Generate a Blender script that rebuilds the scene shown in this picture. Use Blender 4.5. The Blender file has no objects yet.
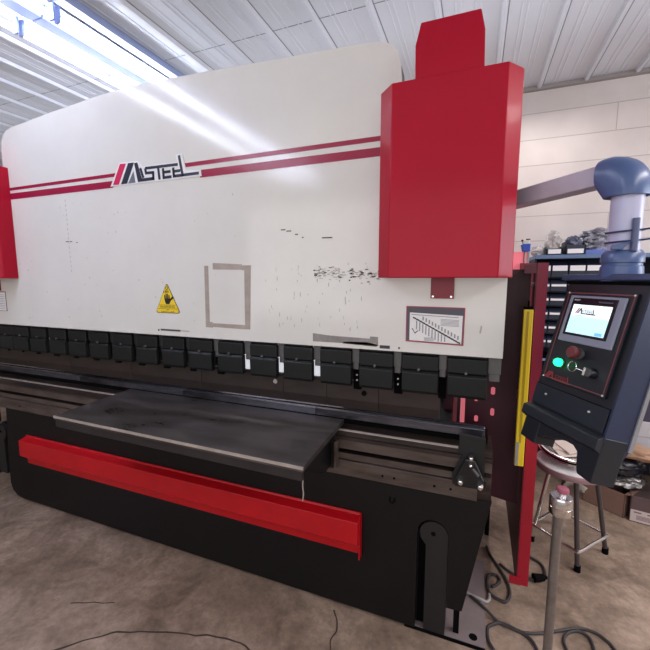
import bpy, bmesh, math, random
from mathutils import Vector, Matrix, noise
random.seed(7)
SC = bpy.context.scene
COL = SC.collection
PI = math.pi

# ------------------------------------------------------------------ materials
def lin(c):
    out = []
    for v in c:
        v /= 255.0
        out.append(v / 12.92 if v <= .04045 else ((v + .055) / 1.055) ** 2.4)
    return (*out, 1.0)

MATS = {}
def mat(name, rgb, rough=.5, metal=0.0, spec=.5, var=0.0, scale=6.0, rvar=0.0, bump=0.0, emit=None, estr=0.0,
        alpha=1.0, coat=0.0, rgb2=None, stretch=(1, 1, 1), trans=0.0):
    m = bpy.data.materials.new(name); m.use_nodes = True
    nt = m.node_tree; b = nt.nodes['Principled BSDF']
    c = lin(rgb)
    b.inputs['Base Color'].default_value = c
    b.inputs['Roughness'].default_value = rough
    b.inputs['Metallic'].default_value = metal
    b.inputs['Specular IOR Level'].default_value = spec
    b.inputs['Coat Weight'].default_value = coat
    b.inputs['Coat Roughness'].default_value = .08
    b.inputs['Alpha'].default_value = alpha
    b.inputs['Transmission Weight'].default_value = trans
    if emit is not None:
        b.inputs['Emission Color'].default_value = lin(emit); b.inputs['Emission Strength'].default_value = estr
    tc = nt.nodes.new('ShaderNodeTexCoord')
    mp = nt.nodes.new('ShaderNodeMapping'); mp.inputs['Scale'].default_value = stretch
    nz = nt.nodes.new('ShaderNodeTexNoise')
    nz.inputs['Scale'].default_value = scale; nz.inputs['Detail'].default_value = 6; nz.inputs['Roughness'].default_value = .62
    nt.links.new(tc.outputs['Object'], mp.inputs['Vector']); nt.links.new(mp.outputs['Vector'], nz.inputs['Vector'])
    if var > 0 or rgb2:
        cr = nt.nodes.new('ShaderNodeValToRGB')
        cr.color_ramp.elements[0].position = .33; cr.color_ramp.elements[1].position = .67
        lo = lin(rgb2) if rgb2 else tuple([x * (1 - var) for x in c[:3]] + [1])
        hi = c if rgb2 else tuple([min(1, x * (1 + var)) for x in c[:3]] + [1])
        cr.color_ramp.elements[0].color = lo; cr.color_ramp.elements[1].color = hi
        nt.links.new(nz.outputs['Fac'], cr.inputs['Fac']); nt.links.new(cr.outputs['Color'], b.inputs['Base Color'])
    if rvar > 0:
        mr = nt.nodes.new('ShaderNodeMapRange')
        mr.inputs['To Min'].default_value = max(.03, rough - rvar); mr.inputs['To Max'].default_value = min(1, rough + rvar)
        mr.inputs['From Min'].default_value = .3; mr.inputs['From Max'].default_value = .7
        nt.links.new(nz.outputs['Fac'], mr.inputs['Value']); nt.links.new(mr.outputs['Result'], b.inputs['Roughness'])
    if bump > 0:
        bp = nt.nodes.new('ShaderNodeBump'); bp.inputs['Strength'].default_value = bump; bp.inputs['Distance'].default_value = .01
        nt.links.new(nz.outputs['Fac'], bp.inputs['Height']); nt.links.new(bp.outputs['Normal'], b.inputs['Normal'])
    MATS[name] = m
    return m

WHITE = mat('ram_white', (224, 221, 216), rough=.13, var=.03, scale=3.0, spec=.6)
DARKBODY = mat('dark_body', (34, 32, 36), rough=.5)
RED = mat('red_paint', (170, 14, 42), rough=.32, var=.04, scale=4, spec=.16, coat=.06)
REDBAR = mat('bright_red', (186, 12, 26), rough=.32, var=.08, scale=5)
STRIPE = mat('stripe_red', (154, 24, 62), rough=.22)
MAROON = mat('maroon_paint', (84, 12, 36), rough=.45, var=.15, scale=4)
FLANGE = mat('flange_red', (160, 18, 40), rough=.4, var=.08, scale=4)
BLACK = mat('base_black', (15, 12, 15), rough=.5, var=.2, scale=3, spec=.3)
DISC = mat('disc_grey', (26, 23, 26), rough=.55, var=.1)
VOID = mat('void_black', (6, 6, 7), rough=.9, spec=.1)
SHEET = mat('hot_rolled_steel', (112, 106, 105), rough=.34, metal=.7, rgb2=(72, 66, 64), scale=5, rvar=.1, stretch=(.6, 2, 2))
SHEETEDGE = mat('pale_highlight_steel', (196, 186, 178), rough=.35, metal=.5, var=.2, scale=9)  # pale steel for painted edge highlights, also used on the wire tail
BED = mat('bed_steel', (70, 57, 52), rough=.45, metal=.4, rgb2=(34, 26, 25), scale=4, stretch=(.5, 3, 6))
RAIL = mat('rail_steel', (106, 93, 87), rough=.5, metal=.4, rgb2=(70, 59, 54), scale=6, stretch=(.6, 3, 3))
DIE = mat('die_steel', (118, 118, 130), rough=.26, metal=.85, rgb2=(50, 46, 48), scale=5, stretch=(.5, 3, 3))
PUNCH = mat('punch_steel', (70, 58, 55), rough=.5, metal=.4, rgb2=(44, 36, 35), scale=4, stretch=(.7, 2, 2))
CLAMP = mat('clamp_black', (15, 16, 18), rough=.45, var=.15, scale=10, spec=.35)
WEDGE = mat('wedge_grey', (98, 96, 97), rough=.5, metal=.3, var=.15, scale=14)
CHROME = mat('chrome', (232, 230, 230), rough=.18, metal=1.0)
BRUSH = mat('brushed_steel', (190, 182, 178), rough=.34, metal=.9, var=.1, scale=20, stretch=(1, 1, .1))
POLE = mat('pole_steel', (140, 132, 128), rough=.4, metal=.75, var=.2, scale=16)
YELLOW = mat('safety_yellow', (232, 200, 40), rough=.45, var=.1, scale=12, stretch=(1, 1, .1))
SIGNY = mat('sign_yellow', (240, 205, 40), rough=.4)
INK = mat('ink_black', (20, 20, 26), rough=.5)
NAVY = mat('logo_navy', (34, 38, 60), rough=.35)
LGREY = mat('logo_grey', (105, 112, 124), rough=.4)
LOGORED = mat('logo_red', (205, 28, 82), rough=.35)
PAPER = mat('paper_white', (232, 230, 230), rough=.6)
LINEGREY = mat('print_grey', (150, 150, 156), rough=.6)
TAPE = mat('tape_residue', (168, 156, 146), rough=.7, var=.12, scale=18)
SCUFF = mat('scuff_dark', (70, 66, 66), rough=.8)
SCUFFL = mat('scuff_light', (176, 170, 164), rough=.7)
CONSOLE = mat('console_black', (21, 25, 33), rough=.45, var=.08, scale=8)
CONSOLE_S = mat('console_side', (36, 46, 72), rough=.42, var=.1, scale=4)  # side colour carries the blue haze
HOOD = mat('console_hood', (56, 70, 104), rough=.4)  # blue haze mixed into the hood colour
RIDGE = mat('console_ridge', (38, 42, 49), rough=.4)
BEZEL = mat('bezel_grey', (142, 146, 164), rough=.45)
SCREEN = mat('screen_lit', (200, 235, 245), rough=.3, emit=(196, 232, 240), estr=.7)
SCREENW = mat('screen_white', (235, 245, 248), rough=.3, emit=(232, 244, 246), estr=.8)
SCREENB = mat('screen_blue', (120, 190, 230), rough=.3, emit=(110, 180, 225), estr=.75)
GLASSK = mat('screen_frame', (20, 24, 34), rough=.25)
GREENL = mat('green_lamp', (20, 240, 130), rough=.3, emit=(30, 255, 140), estr=3.2)
EMRED = mat('button_red', (112, 48, 54), rough=.4)
EMPINK = mat('button_rose', (160, 84, 104), rough=.4)
TRIMRED = mat('trim_red', (128, 70, 74), rough=.4)
TUBE = mat('column_haze_lavender', (190, 190, 218), rough=.3, var=.04, scale=5)  # lavender tint paints the lens flare haze onto the column
ELBOW = mat('elbow_haze_blue', (74, 94, 138), rough=.3, var=.06, scale=6)  # flare haze painted into the blue-grey
ARM = mat('arm_grey', (188, 188, 204), rough=.4, metal=0, var=.1, scale=5)
CABLE = mat('cable_rubber', (52, 48, 50), rough=.5)
CABLEG = mat('cable_grey', (150, 144, 144), rough=.5)
BASEPL = mat('floor_plate', (128, 116, 116), rough=.6, metal=.15, var=.15, scale=5)
SHELFM = mat('shelf_blue', (96, 122, 160), rough=.45, var=.08, scale=4)
SHELFD = mat('shelf_dark', (24, 34, 54), rough=.6)
BIN = mat('bin_dark', (30, 40, 60), rough=.5, var=.1, scale=6)
BINP = mat('bin_plum', (62, 58, 76), rough=.6, var=.1, scale=6)
CARD = mat('label_card', (235, 235, 238), rough=.6, emit=(235, 235, 240), estr=.08)  # faint glow of its own brightens the cards
KRAFT = mat('cardboard', (132, 104, 92), rough=.8, var=.08, scale=6)
KRAFTD = mat('cardboard_inside', (92, 72, 68), rough=.85, var=.1, scale=6)
KPAPER = mat('kraft_paper', (168, 134, 110), rough=.8, var=.12, scale=7, bump=.3)
SACK = mat('sack_taupe', (128, 114, 104), rough=.8, var=.12, scale=7, bump=.3)
BLKBAG = mat('black_plastic', (32, 32, 40), rough=.35, var=.2, scale=9, bump=.5)
SILVER = mat('silver_bag', (150, 148, 148), rough=.25, metal=.6, rgb2=(60, 58, 60), scale=14, bump=.8)
CLEAR = mat('clear_plastic', (222, 216, 212), rough=.2, rgb2=(170, 164, 164), scale=9, bump=.4, alpha=.6)
BAGGREY = mat('parts_bag', (168, 166, 176), rough=.3, rgb2=(70, 72, 88), scale=16, bump=.6)
SEATW = mat('seat_white', (240, 238, 238), rough=.4, rgb2=(200, 194, 196), scale=9)
SEATRIM = mat('seat_rim', (150, 120, 124), rough=.4, metal=.3, var=.1, scale=9)
CREAM = mat('cream_paper', (214, 200, 190), rough=.7, var=.06, scale=5)
LEGDARK = mat('stool_leg_dark', (90, 84, 86), rough=.35, metal=.6, var=.15, scale=12)
PINKW = mat('rear_pink_glow', (236, 120, 134), rough=.5, emit=(236, 120, 134), estr=.6)  # glows by itself so the cover looks lit through the slots
BLUEP = mat('blue_plastic', (50, 90, 205), rough=.4)
CLOTHW = mat('rag_white', (205, 205, 200), rough=.8)

# ------------------------------------------------------------------ geometry helpers
def box(bm, x0, x1, y0, y1, z0, z1, mi=0, f=None):
    vs = [bm.verts.new(f(*p) if f else p) for p in
          ((x0, y0, z0), (x1, y0, z0), (x1, y1, z0), (x0, y1, z0), (x0, y0, z1), (x1, y0, z1), (x1, y1, z1), (x0, y1, z1))]
    for q in ((0, 3, 2, 1), (4, 5, 6, 7), (0, 1, 5, 4), (1, 2, 6, 5), (2, 3, 7, 6), (3, 0, 4, 7)):
        fc = bm.faces.new([vs[i] for i in q]); fc.material_index = mi

def prism(bm, poly, a, b, m, mi=0):
    """poly of 2D points; m(p, q, t) -> 3D; extruded from t=a to t=b"""
    v0 = [bm.verts.new(m(p, q, a)) for p, q in poly]
    v1 = [bm.verts.new(m(p, q, b)) for p, q in poly]
    n = len(poly)
    fs = [bm.faces.new(v0), bm.faces.new(v1[::-1])]
    for i in range(n):
        fs.append(bm.faces.new((v0[i], v0[(i + 1) % n], v1[(i + 1) % n], v1[i])))
    for fc in fs: fc.material_index = mi
    return fs
XZ = lambda p, q, t: (p, t, q)      # polygon in X,Z extruded along Y
YZ = lambda p, q, t: (t, p, q)      # polygon in Y,Z extruded along X
XY = lambda p, q, t: (p, q, t)      # polygon in X,Y extruded along Z

def frame_of(d):
    d = d.normalized()
    a = Vector((0, 0, 1)) if abs(d.z) < .9 else Vector((1, 0, 0))
    u = d.cross(a).normalized(); return u, d.cross(u).normalized()

def cyl(bm, p0, p1, r0, r1=None, n=20, mi=0):
    p0, p1 = Vector(p0), Vector(p1); r1 = r0 if r1 is None else r1
    u, v = frame_of(p1 - p0)
    A = [bm.verts.new(p0 + (u * math.cos(2 * PI * i / n) + v * math.sin(2 * PI * i / n)) * r0) for i in range(n)]
    B = [bm.verts.new(p1 + (u * math.cos(2 * PI * i / n) + v * math.sin(2 * PI * i / n)) * r1) for i in range(n)]
    fs = [bm.faces.new(A), bm.faces.new(B[::-1])]
    for i in range(n): fs.append(bm.faces.new((A[i], A[(i + 1) % n], B[(i + 1) % n], B[i])))
    for fc in fs: fc.material_index = mi

def smooth_path(pts, sub=6, closed=False):
    P = [Vector(p) for p in pts]; n = len(P); out = []
    rng = range(n if closed else n - 1)
    for i in rng:
        if closed: a, b, c, d = P[i - 1], P[i], P[(i + 1) % n], P[(i + 2) % n]
        else: a, b, c, d = P[max(i - 1, 0)], P[i], P[i + 1], P[min(i + 2, n - 1)]
        for k in range(sub):
            t = k / sub
            out.append(.5 * ((2 * b) + (c - a) * t + (2 * a - 5 * b + 4 * c - d) * t * t + (3 * b - a - 3 * c + d) * t ** 3))
    if not closed: out.append(P[-1])
    return out

def tube(bm, pts, r, n=8, closed=False, mi=0):
    P = [Vector(p) for p in pts]; N = len(P); rings = []
    u = None
    for i in range(N):
        a = P[i - 1] if (i or closed) else P[i]
        b = P[(i + 1) % N] if (i < N - 1 or closed) else P[i]
        d = (b - a).normalized()
        if u is None: u, v = frame_of(d)
        else:
            u = (u - d * u.dot(d)).normalized(); v = d.cross(u)
        rings.append([bm.verts.new(P[i] + (u * math.cos(2 * PI * k / n) + v * math.sin(2 * PI * k / n)) * r) for k in range(n)])
    for i in range(N if closed else N - 1):
        A, B = rings[i], rings[(i + 1) % N]
        for k in range(n):
            fc = bm.faces.new((A[k], A[(k + 1) % n], B[(k + 1) % n], B[k])); fc.material_index = mi
    if not closed:
        bm.faces.new(rings[0]).material_index = mi; bm.faces.new(rings[-1][::-1]).material_index = mi

def lathe(bm, prof, c, n=32, m=None, mi=0):
    """profile of (r, z); revolve about vertical axis through c"""
    c = Vector(c); rings = []
    for r, z in prof:
        if r < 1e-5: rings.append([bm.verts.new(m((0, 0, z)) if m else c + Vector((0, 0, z)))])
        else:
            ring = []
            for k in range(n):
                p = (r * math.cos(2 * PI * k / n), r * math.sin(2 * PI * k / n), z)
                ring.append(bm.verts.new(m(p) if m else c + Vector(p)))
            rings.append(ring)
    for A, B in zip(rings, rings[1:]):
        for k in range(n):
            j = (k + 1) % n
            if len(A) == 1 and len(B) == 1: continue
            if len(A) == 1: f = bm.faces.new((A[0], B[j], B[k]))
            elif len(B) == 1: f = bm.faces.new((A[k], A[j], B[0]))
            else: f = bm.faces.new((A[k], A[j], B[j], B[k]))
            f.material_index = mi

def hole_sheet(bm, outer, holes, m, mi=0):
    """flat sheet with real holes"""
    edges = []
    for loop in [outer] + holes:
        vs = [bm.verts.new(m(p, q)) for p, q in loop]
        for i in range(len(vs)): edges.append(bm.edges.new((vs[i], vs[(i + 1) % len(vs)])))
    r = bmesh.ops.triangle_fill(bm, use_beauty=True, use_dissolve=False, edges=edges)
    for g in r['geom']:
        if isinstance(g, bmesh.types.BMFace): g.material_index = mi

def arc(cx, cy, r, a0, a1, n):
    return [(cx + r * math.cos(math.radians(a0 + (a1 - a0) * i / n)), cy + r * math.sin(math.radians(a0 + (a1 - a0) * i / n))) for i in range(n + 1)]

def stroke(bm, p, q, w, m, t0, t1, mi=0):
    p, q = Vector(p), Vector(q); d = (q - p).normalized(); s = Vector((-d.y, d.x)) * w / 2; e = d * w * .5
    prism(bm, [tuple(p - s - e * 0), tuple(q - s), tuple(q + s), tuple(p + s)], t0, t1, m, mi)

def add_text(bm, txt, size, m, mi=0, shear=0.0, sx=1.0):
    """m(x, y) -> world; flat lettering from Blender's built-in font"""
    cu = bpy.data.curves.new('tmp', 'FONT'); cu.body = txt; cu.size = size; cu.align_x = 'CENTER'; cu.align_y = 'CENTER'; cu.shear = shear
    o = bpy.data.objects.new('tmp', cu); COL.objects.link(o)
    dg = bpy.context.evaluated_depsgraph_get()
    me = bpy.data.meshes.new_from_object(o.evaluated_get(dg))
    vs = [bm.verts.new(m(v.co.x * sx, v.co.y)) for v in me.vertices]
    for p in me.polygons:
        try: bm.faces.new([vs[i] for i in p.vertices]).material_index = mi
        except ValueError: pass
    bpy.data.objects.remove(o); bpy.data.curves.remove(cu); bpy.data.meshes.remove(me)

WLOC = {}
def finish_obj(o, parent, loc):
    COL.objects.link(o); WLOC[o.name] = Vector(loc)
    if parent is not None:
        o.parent = parent; o.location = Vector(loc) - WLOC[parent.name]
    else: o.location = loc

def obj(name, bm, mats, parent=None, bevel=0.0, smooth=False, seg=2, origin=None, recalc=True):
    if recalc: bmesh.ops.recalc_face_normals(bm, faces=bm.faces)
    xs = [v.co for v in bm.verts]
    lo = Vector((min(v.x for v in xs), min(v.y for v in xs), min(v.z for v in xs)))
    hi = Vector((max(v.x for v in xs), max(v.y for v in xs), max(v.z for v in xs)))
    c = Vector(origin) if origin is not None else Vector(((lo.x + hi.x) / 2, (lo.y + hi.y) / 2, lo.z))
    for v in bm.verts: v.co -= c
    me = bpy.data.meshes.new(name); bm.to_mesh(me); bm.free()
    for mm in (mats if isinstance(mats, (list, tuple)) else [mats]): me.materials.append(mm)
    if smooth:
        for p in me.polygons: p.use_smooth = True
        me.set_sharp_from_angle(angle=math.radians(38))
    o = bpy.data.objects.new(name, me); finish_obj(o, parent, c)
    if bevel > 0:
        bv = o.modifiers.new('bevel', 'BEVEL'); bv.width = bevel; bv.segments = seg; bv.limit_method = 'ANGLE'; bv.angle_limit = math.radians(35)
    return o

def tag(o, label=None, cat=None, group=None, kind=None):
    if label: o['label'] = label
    if cat: o['category'] = cat
    if group: o['group'] = group
    if kind: o['kind'] = kind
    return o

def thing(name, loc, label, cat, group=None):
    o = bpy.data.objects.new(name, None); o.empty_display_size = .1
    finish_obj(o, None, loc); return tag(o, label, cat, group)

def bx(name, m, parent, x0, x1, y0, y1, z0, z1, bevel=0.0):
    bm = bmesh.new(); box(bm, x0, x1, y0, y1, z0, z1); return obj(name, bm, m, parent, bevel)

def copy_tree(o, loc=None, parent=None, dz=None):
    c = o.copy(); COL.objects.link(c)
    if parent is not None: c.parent = parent
    if loc is not None: c.location = loc
    for ch in list(o.children): copy_tree(ch, None, c)
    return c

MX = lambda x: -3.23 - x            # the press brake is symmetrical about this plane

# ================================================================== SETTING
# concrete floor
def floor_material():
    m = bpy.data.materials.new('worn_concrete'); m.use_nodes = True; nt = m.node_tree; b = nt.nodes['Principled BSDF']
    L = nt.links.new; N = nt.nodes.new
    tc = N('ShaderNodeTexCoord')
    n1 = N('ShaderNodeTexNoise'); n1.inputs['Scale'].default_value = 1.6; n1.inputs['Detail'].default_value = 9; n1.inputs['Roughness'].default_value = .65; n1.inputs['Distortion'].default_value = .6
    n2 = N('ShaderNodeTexNoise'); n2.inputs['Scale'].default_value = 34; n2.inputs['Detail'].default_value = 10; n2.inputs['Roughness'].default_value = .7
    n3 = N('ShaderNodeTexNoise'); n3.inputs['Scale'].default_value = 5.0; n3.inputs['Detail'].default_value = 8; n3.inputs['Distortion'].default_value = 1.4
    for n in (n1, n2, n3): L(tc.outputs['Object'], n.inputs['Vector'])
    c1 = N('ShaderNodeValToRGB')
    c1.color_ramp.elements[0].position = .3; c1.color_ramp.elements[0].color = lin((112, 93, 78))
    c1.color_ramp.elements[1].position = .7; c1.color_ramp.elements[1].color = lin((184, 162, 144))
    L(n1.outputs['Fac'], c1.inputs['Fac'])
    c2 = N('ShaderNodeValToRGB')
    c2.color_ramp.elements[0].position = .36; c2.color_ramp.elements[0].color = (.45, .43, .42, 1)
    c2.color_ramp.elements[1].position = .6; c2.color_ramp.elements[1].color = (1, 1, 1, 1)
    L(n3.outputs['Fac'], c2.inputs['Fac'])
    mx = N('ShaderNodeMix'); mx.data_type = 'RGBA'; mx.blend_type = 'MULTIPLY'; mx.inputs[0].default_value = .6
    L(c1.outputs['Color'], mx.inputs[6]); L(c2.outputs['Color'], mx.inputs[7])
    c3 = N('ShaderNodeValToRGB')
    c3.color_ramp.elements[0].position = .35; c3.color_ramp.elements[0].color = (.7, .68, .67, 1)
    c3.color_ramp.elements[1].position = .65; c3.color_ramp.elements[1].color = (1.12, 1.1, 1.1, 1)
    L(n2.outputs['Fac'], c3.inputs['Fac'])
    mx2 = N('ShaderNodeMix'); mx2.data_type = 'RGBA'; mx2.blend_type = 'MULTIPLY'; mx2.inputs[0].default_value = .8
    L(mx.outputs[2], mx2.inputs[6]); L(c3.outputs['Color'], mx2.inputs[7])
    L(mx2.outputs[2], b.inputs['Base Color'])
    b.inputs['Roughness'].default_value = .62; b.inputs['Specular IOR Level'].default_value = .35
    bp = N('ShaderNodeBump'); bp.inputs['Strength'].default_value = .16; bp.inputs['Distance'].default_value = .01
    L(n2.outputs['Fac'], bp.inputs['Height']); L(bp.outputs['Normal'], b.inputs['Normal'])
    return m
FLOORM = floor_material()
CRACK = mat('crack', (62, 50, 46), rough=.9)
bm = bmesh.new()
vs = [bm.verts.new(p) for p in ((-7.5, -3, 0), (5, -3, 0), (5, 3.7, 0), (-7.5, 3.7, 0))]; bm.faces.new(vs)
def crack(pts, w):
    pts = smooth_path([(x, y, .0006) for x, y in pts], 5)
    L, R = [], []
    for i, p in enumerate(pts):
        d = (pts[min(i + 1, len(pts) - 1)] - pts[max(i - 1, 0)]).normalized(); s = Vector((-d.y, d.x, 0))
        ww = w * (.6 + .8 * noise.noise(p * 9 + Vector((3, 1, 7)))) + .0015; j = s * .012 * noise.noise(p * 14)
        L.append(bm.verts.new(p + j + s * ww)); R.append(bm.verts.new(p + j - s * ww))
    for i in range(len(pts) - 1): bm.faces.new((L[i], R[i], R[i + 1], L[i + 1])).material_index = 1
crack([(-1.75, .83), (-1.629, .928), (-1.507, 1.047), (-1.398, 1.111), (-1.143, 1.2), (-1.02, 1.237), (-.898, 1.246), (-.75, 1.22), (-.6, 1.24)], .004)
crack([(-.573, 1.561), (-.54, 1.5), (-.524, 1.456), (-.53, 1.4), (-.515, 1.33)], .004)
crack([(-1.801, 1.113), (-1.7, 1.16), (-1.603, 1.203)], .003)
tag(obj('floor', bm, [FLOORM, CRACK], origin=(0, 0, 0)), kind='structure')

# painted block wall behind the machine
def wall_material():
    m = bpy.data.materials.new('painted_block'); m.use_nodes = True; nt = m.node_tree; b = nt.nodes['Principled BSDF']
    L = nt.links.new; N = nt.nodes.new
    tc = N('ShaderNodeTexCoord'); mp = N('ShaderNodeMapping'); mp.inputs['Rotation'].default_value = (PI / 2, 0, 0)
    br = N('ShaderNodeTexBrick'); br.inputs['Scale'].default_value = 1.0
    br.inputs['Brick Width'].default_value = 1.9; br.inputs['Row Height'].default_value = .205; br.inputs['Mortar Size'].default_value = .004
    br.inputs['Mortar Smooth'].default_value = .5
    br.inputs['Color1'].default_value = lin((222, 210, 203)); br.inputs['Color2'].default_value = lin((218, 206, 200)); br.inputs['Mortar'].default_value = lin((182, 170, 163))
    L(tc.outputs['Object'], mp.inputs['Vector']); L(mp.outputs['Vector'], br.inputs['Vector'])
    nz = N('ShaderNodeTexNoise'); nz.inputs['Scale'].default_value = 2.2; nz.inputs['Detail'].default_value = 7
    L(tc.outputs['Object'], nz.inputs['Vector'])
    cr = N('ShaderNodeValToRGB'); cr.color_ramp.elements[0].position = .35; cr.color_ramp.elements[0].color = (.86, .85, .84, 1)
    cr.color_ramp.elements[1].position = .65; cr.color_ramp.elements[1].color = (1, 1, 1, 1)
    L(nz.outputs['Fac'], cr.inputs['Fac'])
    mx = N('ShaderNodeMix'); mx.data_type = 'RGBA'; mx.blend_type = 'MULTIPLY'; mx.inputs[0].default_value = 1
    L(br.outputs['Color'], mx.inputs[6]); L(cr.outputs['Color'], mx.inputs[7]); L(mx.outputs[2], b.inputs['Base Color'])
    b.inputs['Roughness'].default_value = .6
    return m
WALLM = wall_material()
bm = bmesh.new(); box(bm, -7.5, 5, 3.7, 3.85, 0, 3.13)
tag(obj('wall_back', bm, WALLM, origin=(0, 3.7, .066)), kind='structure')
bm = bmesh.new(); box(bm, -7.65, -7.5, -3, 3.85, 0, 3.13); tag(obj('wall_left', bm, WALLM, origin=(-7.5, 0, .066)), kind='structure')
bm = bmesh.new(); box(bm, 5, 5.15, -3, 3.85, 0, 3.13); tag(obj('wall_right', bm, WALLM, origin=(5, 0, .066)), kind='structure')

# ribbed white metal ceiling
CEIL = mat('ceiling_white', (208, 208, 212), rough=.38, metal=0, var=.02, scale=1.5)
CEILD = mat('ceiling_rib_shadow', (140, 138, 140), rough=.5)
bm = bmesh.new()
box(bm, -7.5, 5, -3, 3.7, 3.135, 3.2)
ribs = [.079 + .322 * k for k in range(1, 16)] + [.079, -.276, -.632, -.962, -1.276, -1.579, -1.903] + [-1.903 - .3165 * k for k in range(1, 18)]
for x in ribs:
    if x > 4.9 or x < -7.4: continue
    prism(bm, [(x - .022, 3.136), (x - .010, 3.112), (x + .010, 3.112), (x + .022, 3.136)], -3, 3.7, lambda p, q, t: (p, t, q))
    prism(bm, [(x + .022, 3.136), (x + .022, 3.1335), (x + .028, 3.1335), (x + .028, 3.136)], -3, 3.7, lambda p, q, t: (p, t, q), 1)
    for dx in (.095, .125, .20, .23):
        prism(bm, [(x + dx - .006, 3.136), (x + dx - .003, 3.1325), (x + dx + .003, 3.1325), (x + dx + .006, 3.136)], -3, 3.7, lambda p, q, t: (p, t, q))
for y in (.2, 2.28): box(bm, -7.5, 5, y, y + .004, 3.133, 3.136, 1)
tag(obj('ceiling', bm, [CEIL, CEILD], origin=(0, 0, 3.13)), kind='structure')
bm = bmesh.new(); box(bm, -7.5, 5, 3.66, 3.7, 3.105, 3.135)
tag(obj('trim_back', bm, mat('ceiling_trim', (150, 142, 138), rough=.6)), kind='structure')

bm = bmesh.new(); box(bm, -2.165, -2.112, -3, 3.66, 3.075, 3.10); box(bm, -2.148, -2.130, -3, 3.66, 3.10, 3.135)
tag(obj('trim_shade_band', bm, mat('shade_band_blue', (150, 162, 196), rough=.45), None), kind='structure')  # added beam standing in for the blue shade band beside the lights
# ================================================================== PRESS BRAKE
PB = thing('press_brake', (-1.615, 1.9, 0), 'long white, red and black sheet metal press brake filling the workshop', 'machine')

# --- ram (white upper beam)
top = [(-2.906, 2.38), (-2.903, 2.44), (-2.893, 2.485), (-2.872, 2.515), (-2.845, 2.535), (-2.80, 2.548), (-2.40, 2.582), (-2.00, 2.608), (-1.75, 2.617), (-1.50, 2.608), (-1.184, 2.592),
       (-.52, 2.560), (-.425, 2.553), (-.385, 2.545), (-.35, 2.525), (-.330, 2.497), (-.320, 2.46), (-.314, 2.38)]
rpoly = [(-3.36, 1.283), (-3.36, 1.95), (-2.908, 1.95)] + top + [(-.312, 1.95), (.113, 1.95), (.110, 1.283)]
bm = bmesh.new()
prism(bm, rpoly, 1.63, 1.645, XZ, 0)
R2 = random.Random(3)
def patch(x0, x1, z0, z1, mi, y=1.6290):
    prism(bm, [(x0, z0), (x1, z0), (x1, z1), (x0, z1)], y, 1.6300, XZ, mi)
for k in range(130):                                     # scrape band left of the right-hand cover
    t = R2.random(); x = -.71 + .315 * t; z = 1.632 - .02 * t + R2.gauss(0, .011) - .018 * (R2.random() < .25)
    w = R2.uniform(.004, .018); patch(x, x + w, z, z + R2.uniform(.002, .006), 1 if R2.random() < .3 else 2)
for k in range(60):
    x = R2.uniform(-.98, -.42); z = R2.uniform(1.36, 1.66); w = R2.uniform(.001, .003); patch(x, x + w, z, z + R2.uniform(.004, .02), 2)
for k in range(50):
    x = R2.uniform(-2.9, -1.1); z = R2.uniform(1.33, 2.05); w = R2.uniform(.001, .004); patch(x, x + w, z, z + R2.uniform(.002, .012), 2)
for x0, x1, z in ((-2.362, -2.335, 1.822), (-2.328, -2.305, 1.821), (-2.27, -2.258, 1.814), (-.869, -.845, 1.824), (-.84, -.815, 1.817), (-.795, -.78, 1.8), (-.76, -.752, 1.785), (-.66, -.61, 1.779)):
    patch(x0, x1, z, z + .005, 1)
for k in range(16): patch(-2.34 + k * .0004, -2.337 + k * .0004, 2.06 - k * .028, 2.075 - k * .028, 2)
patch(-1.64, -1.50, 1.309, 1.319, 1); patch(-1.50, -1.44, 1.311, 1.317, 2); patch(-1.66, -1.65, 1.306, 1.316, 1)
prism(bm, [(-.56, 1.303), (-.40, 1.298), (-.39, 1.306), (-.45, 1.316), (-.55, 1.312)], 1.6288, 1.63, XZ, 1)
patch(-.385, -.34, 1.292, 1.306, 1); patch(-.303, -.296, 1.294, 1.303, 1)
prism(bm, [(.02, 1.38), (.026, 1.38), (.03, 1.41), (.024, 1.41)], 1.6288, 1.63, XZ, 2)
obj('ram', bm, [WHITE, SCUFF, SCUFFL], PB)
bm = bmesh.new(); prism(bm, [(x * .9985 - .0024, z - .012 if z > 1.4 else z) for x, z in rpoly], 1.646, 1.73, XZ)
obj('ram_body', bm, DARKBODY, PB)
# stripes, broken by the name plate
for nm, poly in (('stripe', [(-2.93, 2.168), (-1.90, 2.167), (-1.888, 2.186), (-2.93, 2.186)]), ('stripe', [(-2.93, 2.112), (-1.935, 2.109), (-1.91, 2.146), (-2.93, 2.151)]),
                 ('stripe', [(-1.425, 2.167), (-.36, 2.167), (-.36, 2.187), (-1.428, 2.187)]), ('stripe', [(-1.325, 2.107), (-.36, 2.106), (-.36, 2.142), (-1.335, 2.144)])):
    bm = bmesh.new(); prism(bm, poly, 1.6285, 1.6299, XZ); obj(nm, bm, STRIPE, PB)
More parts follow.
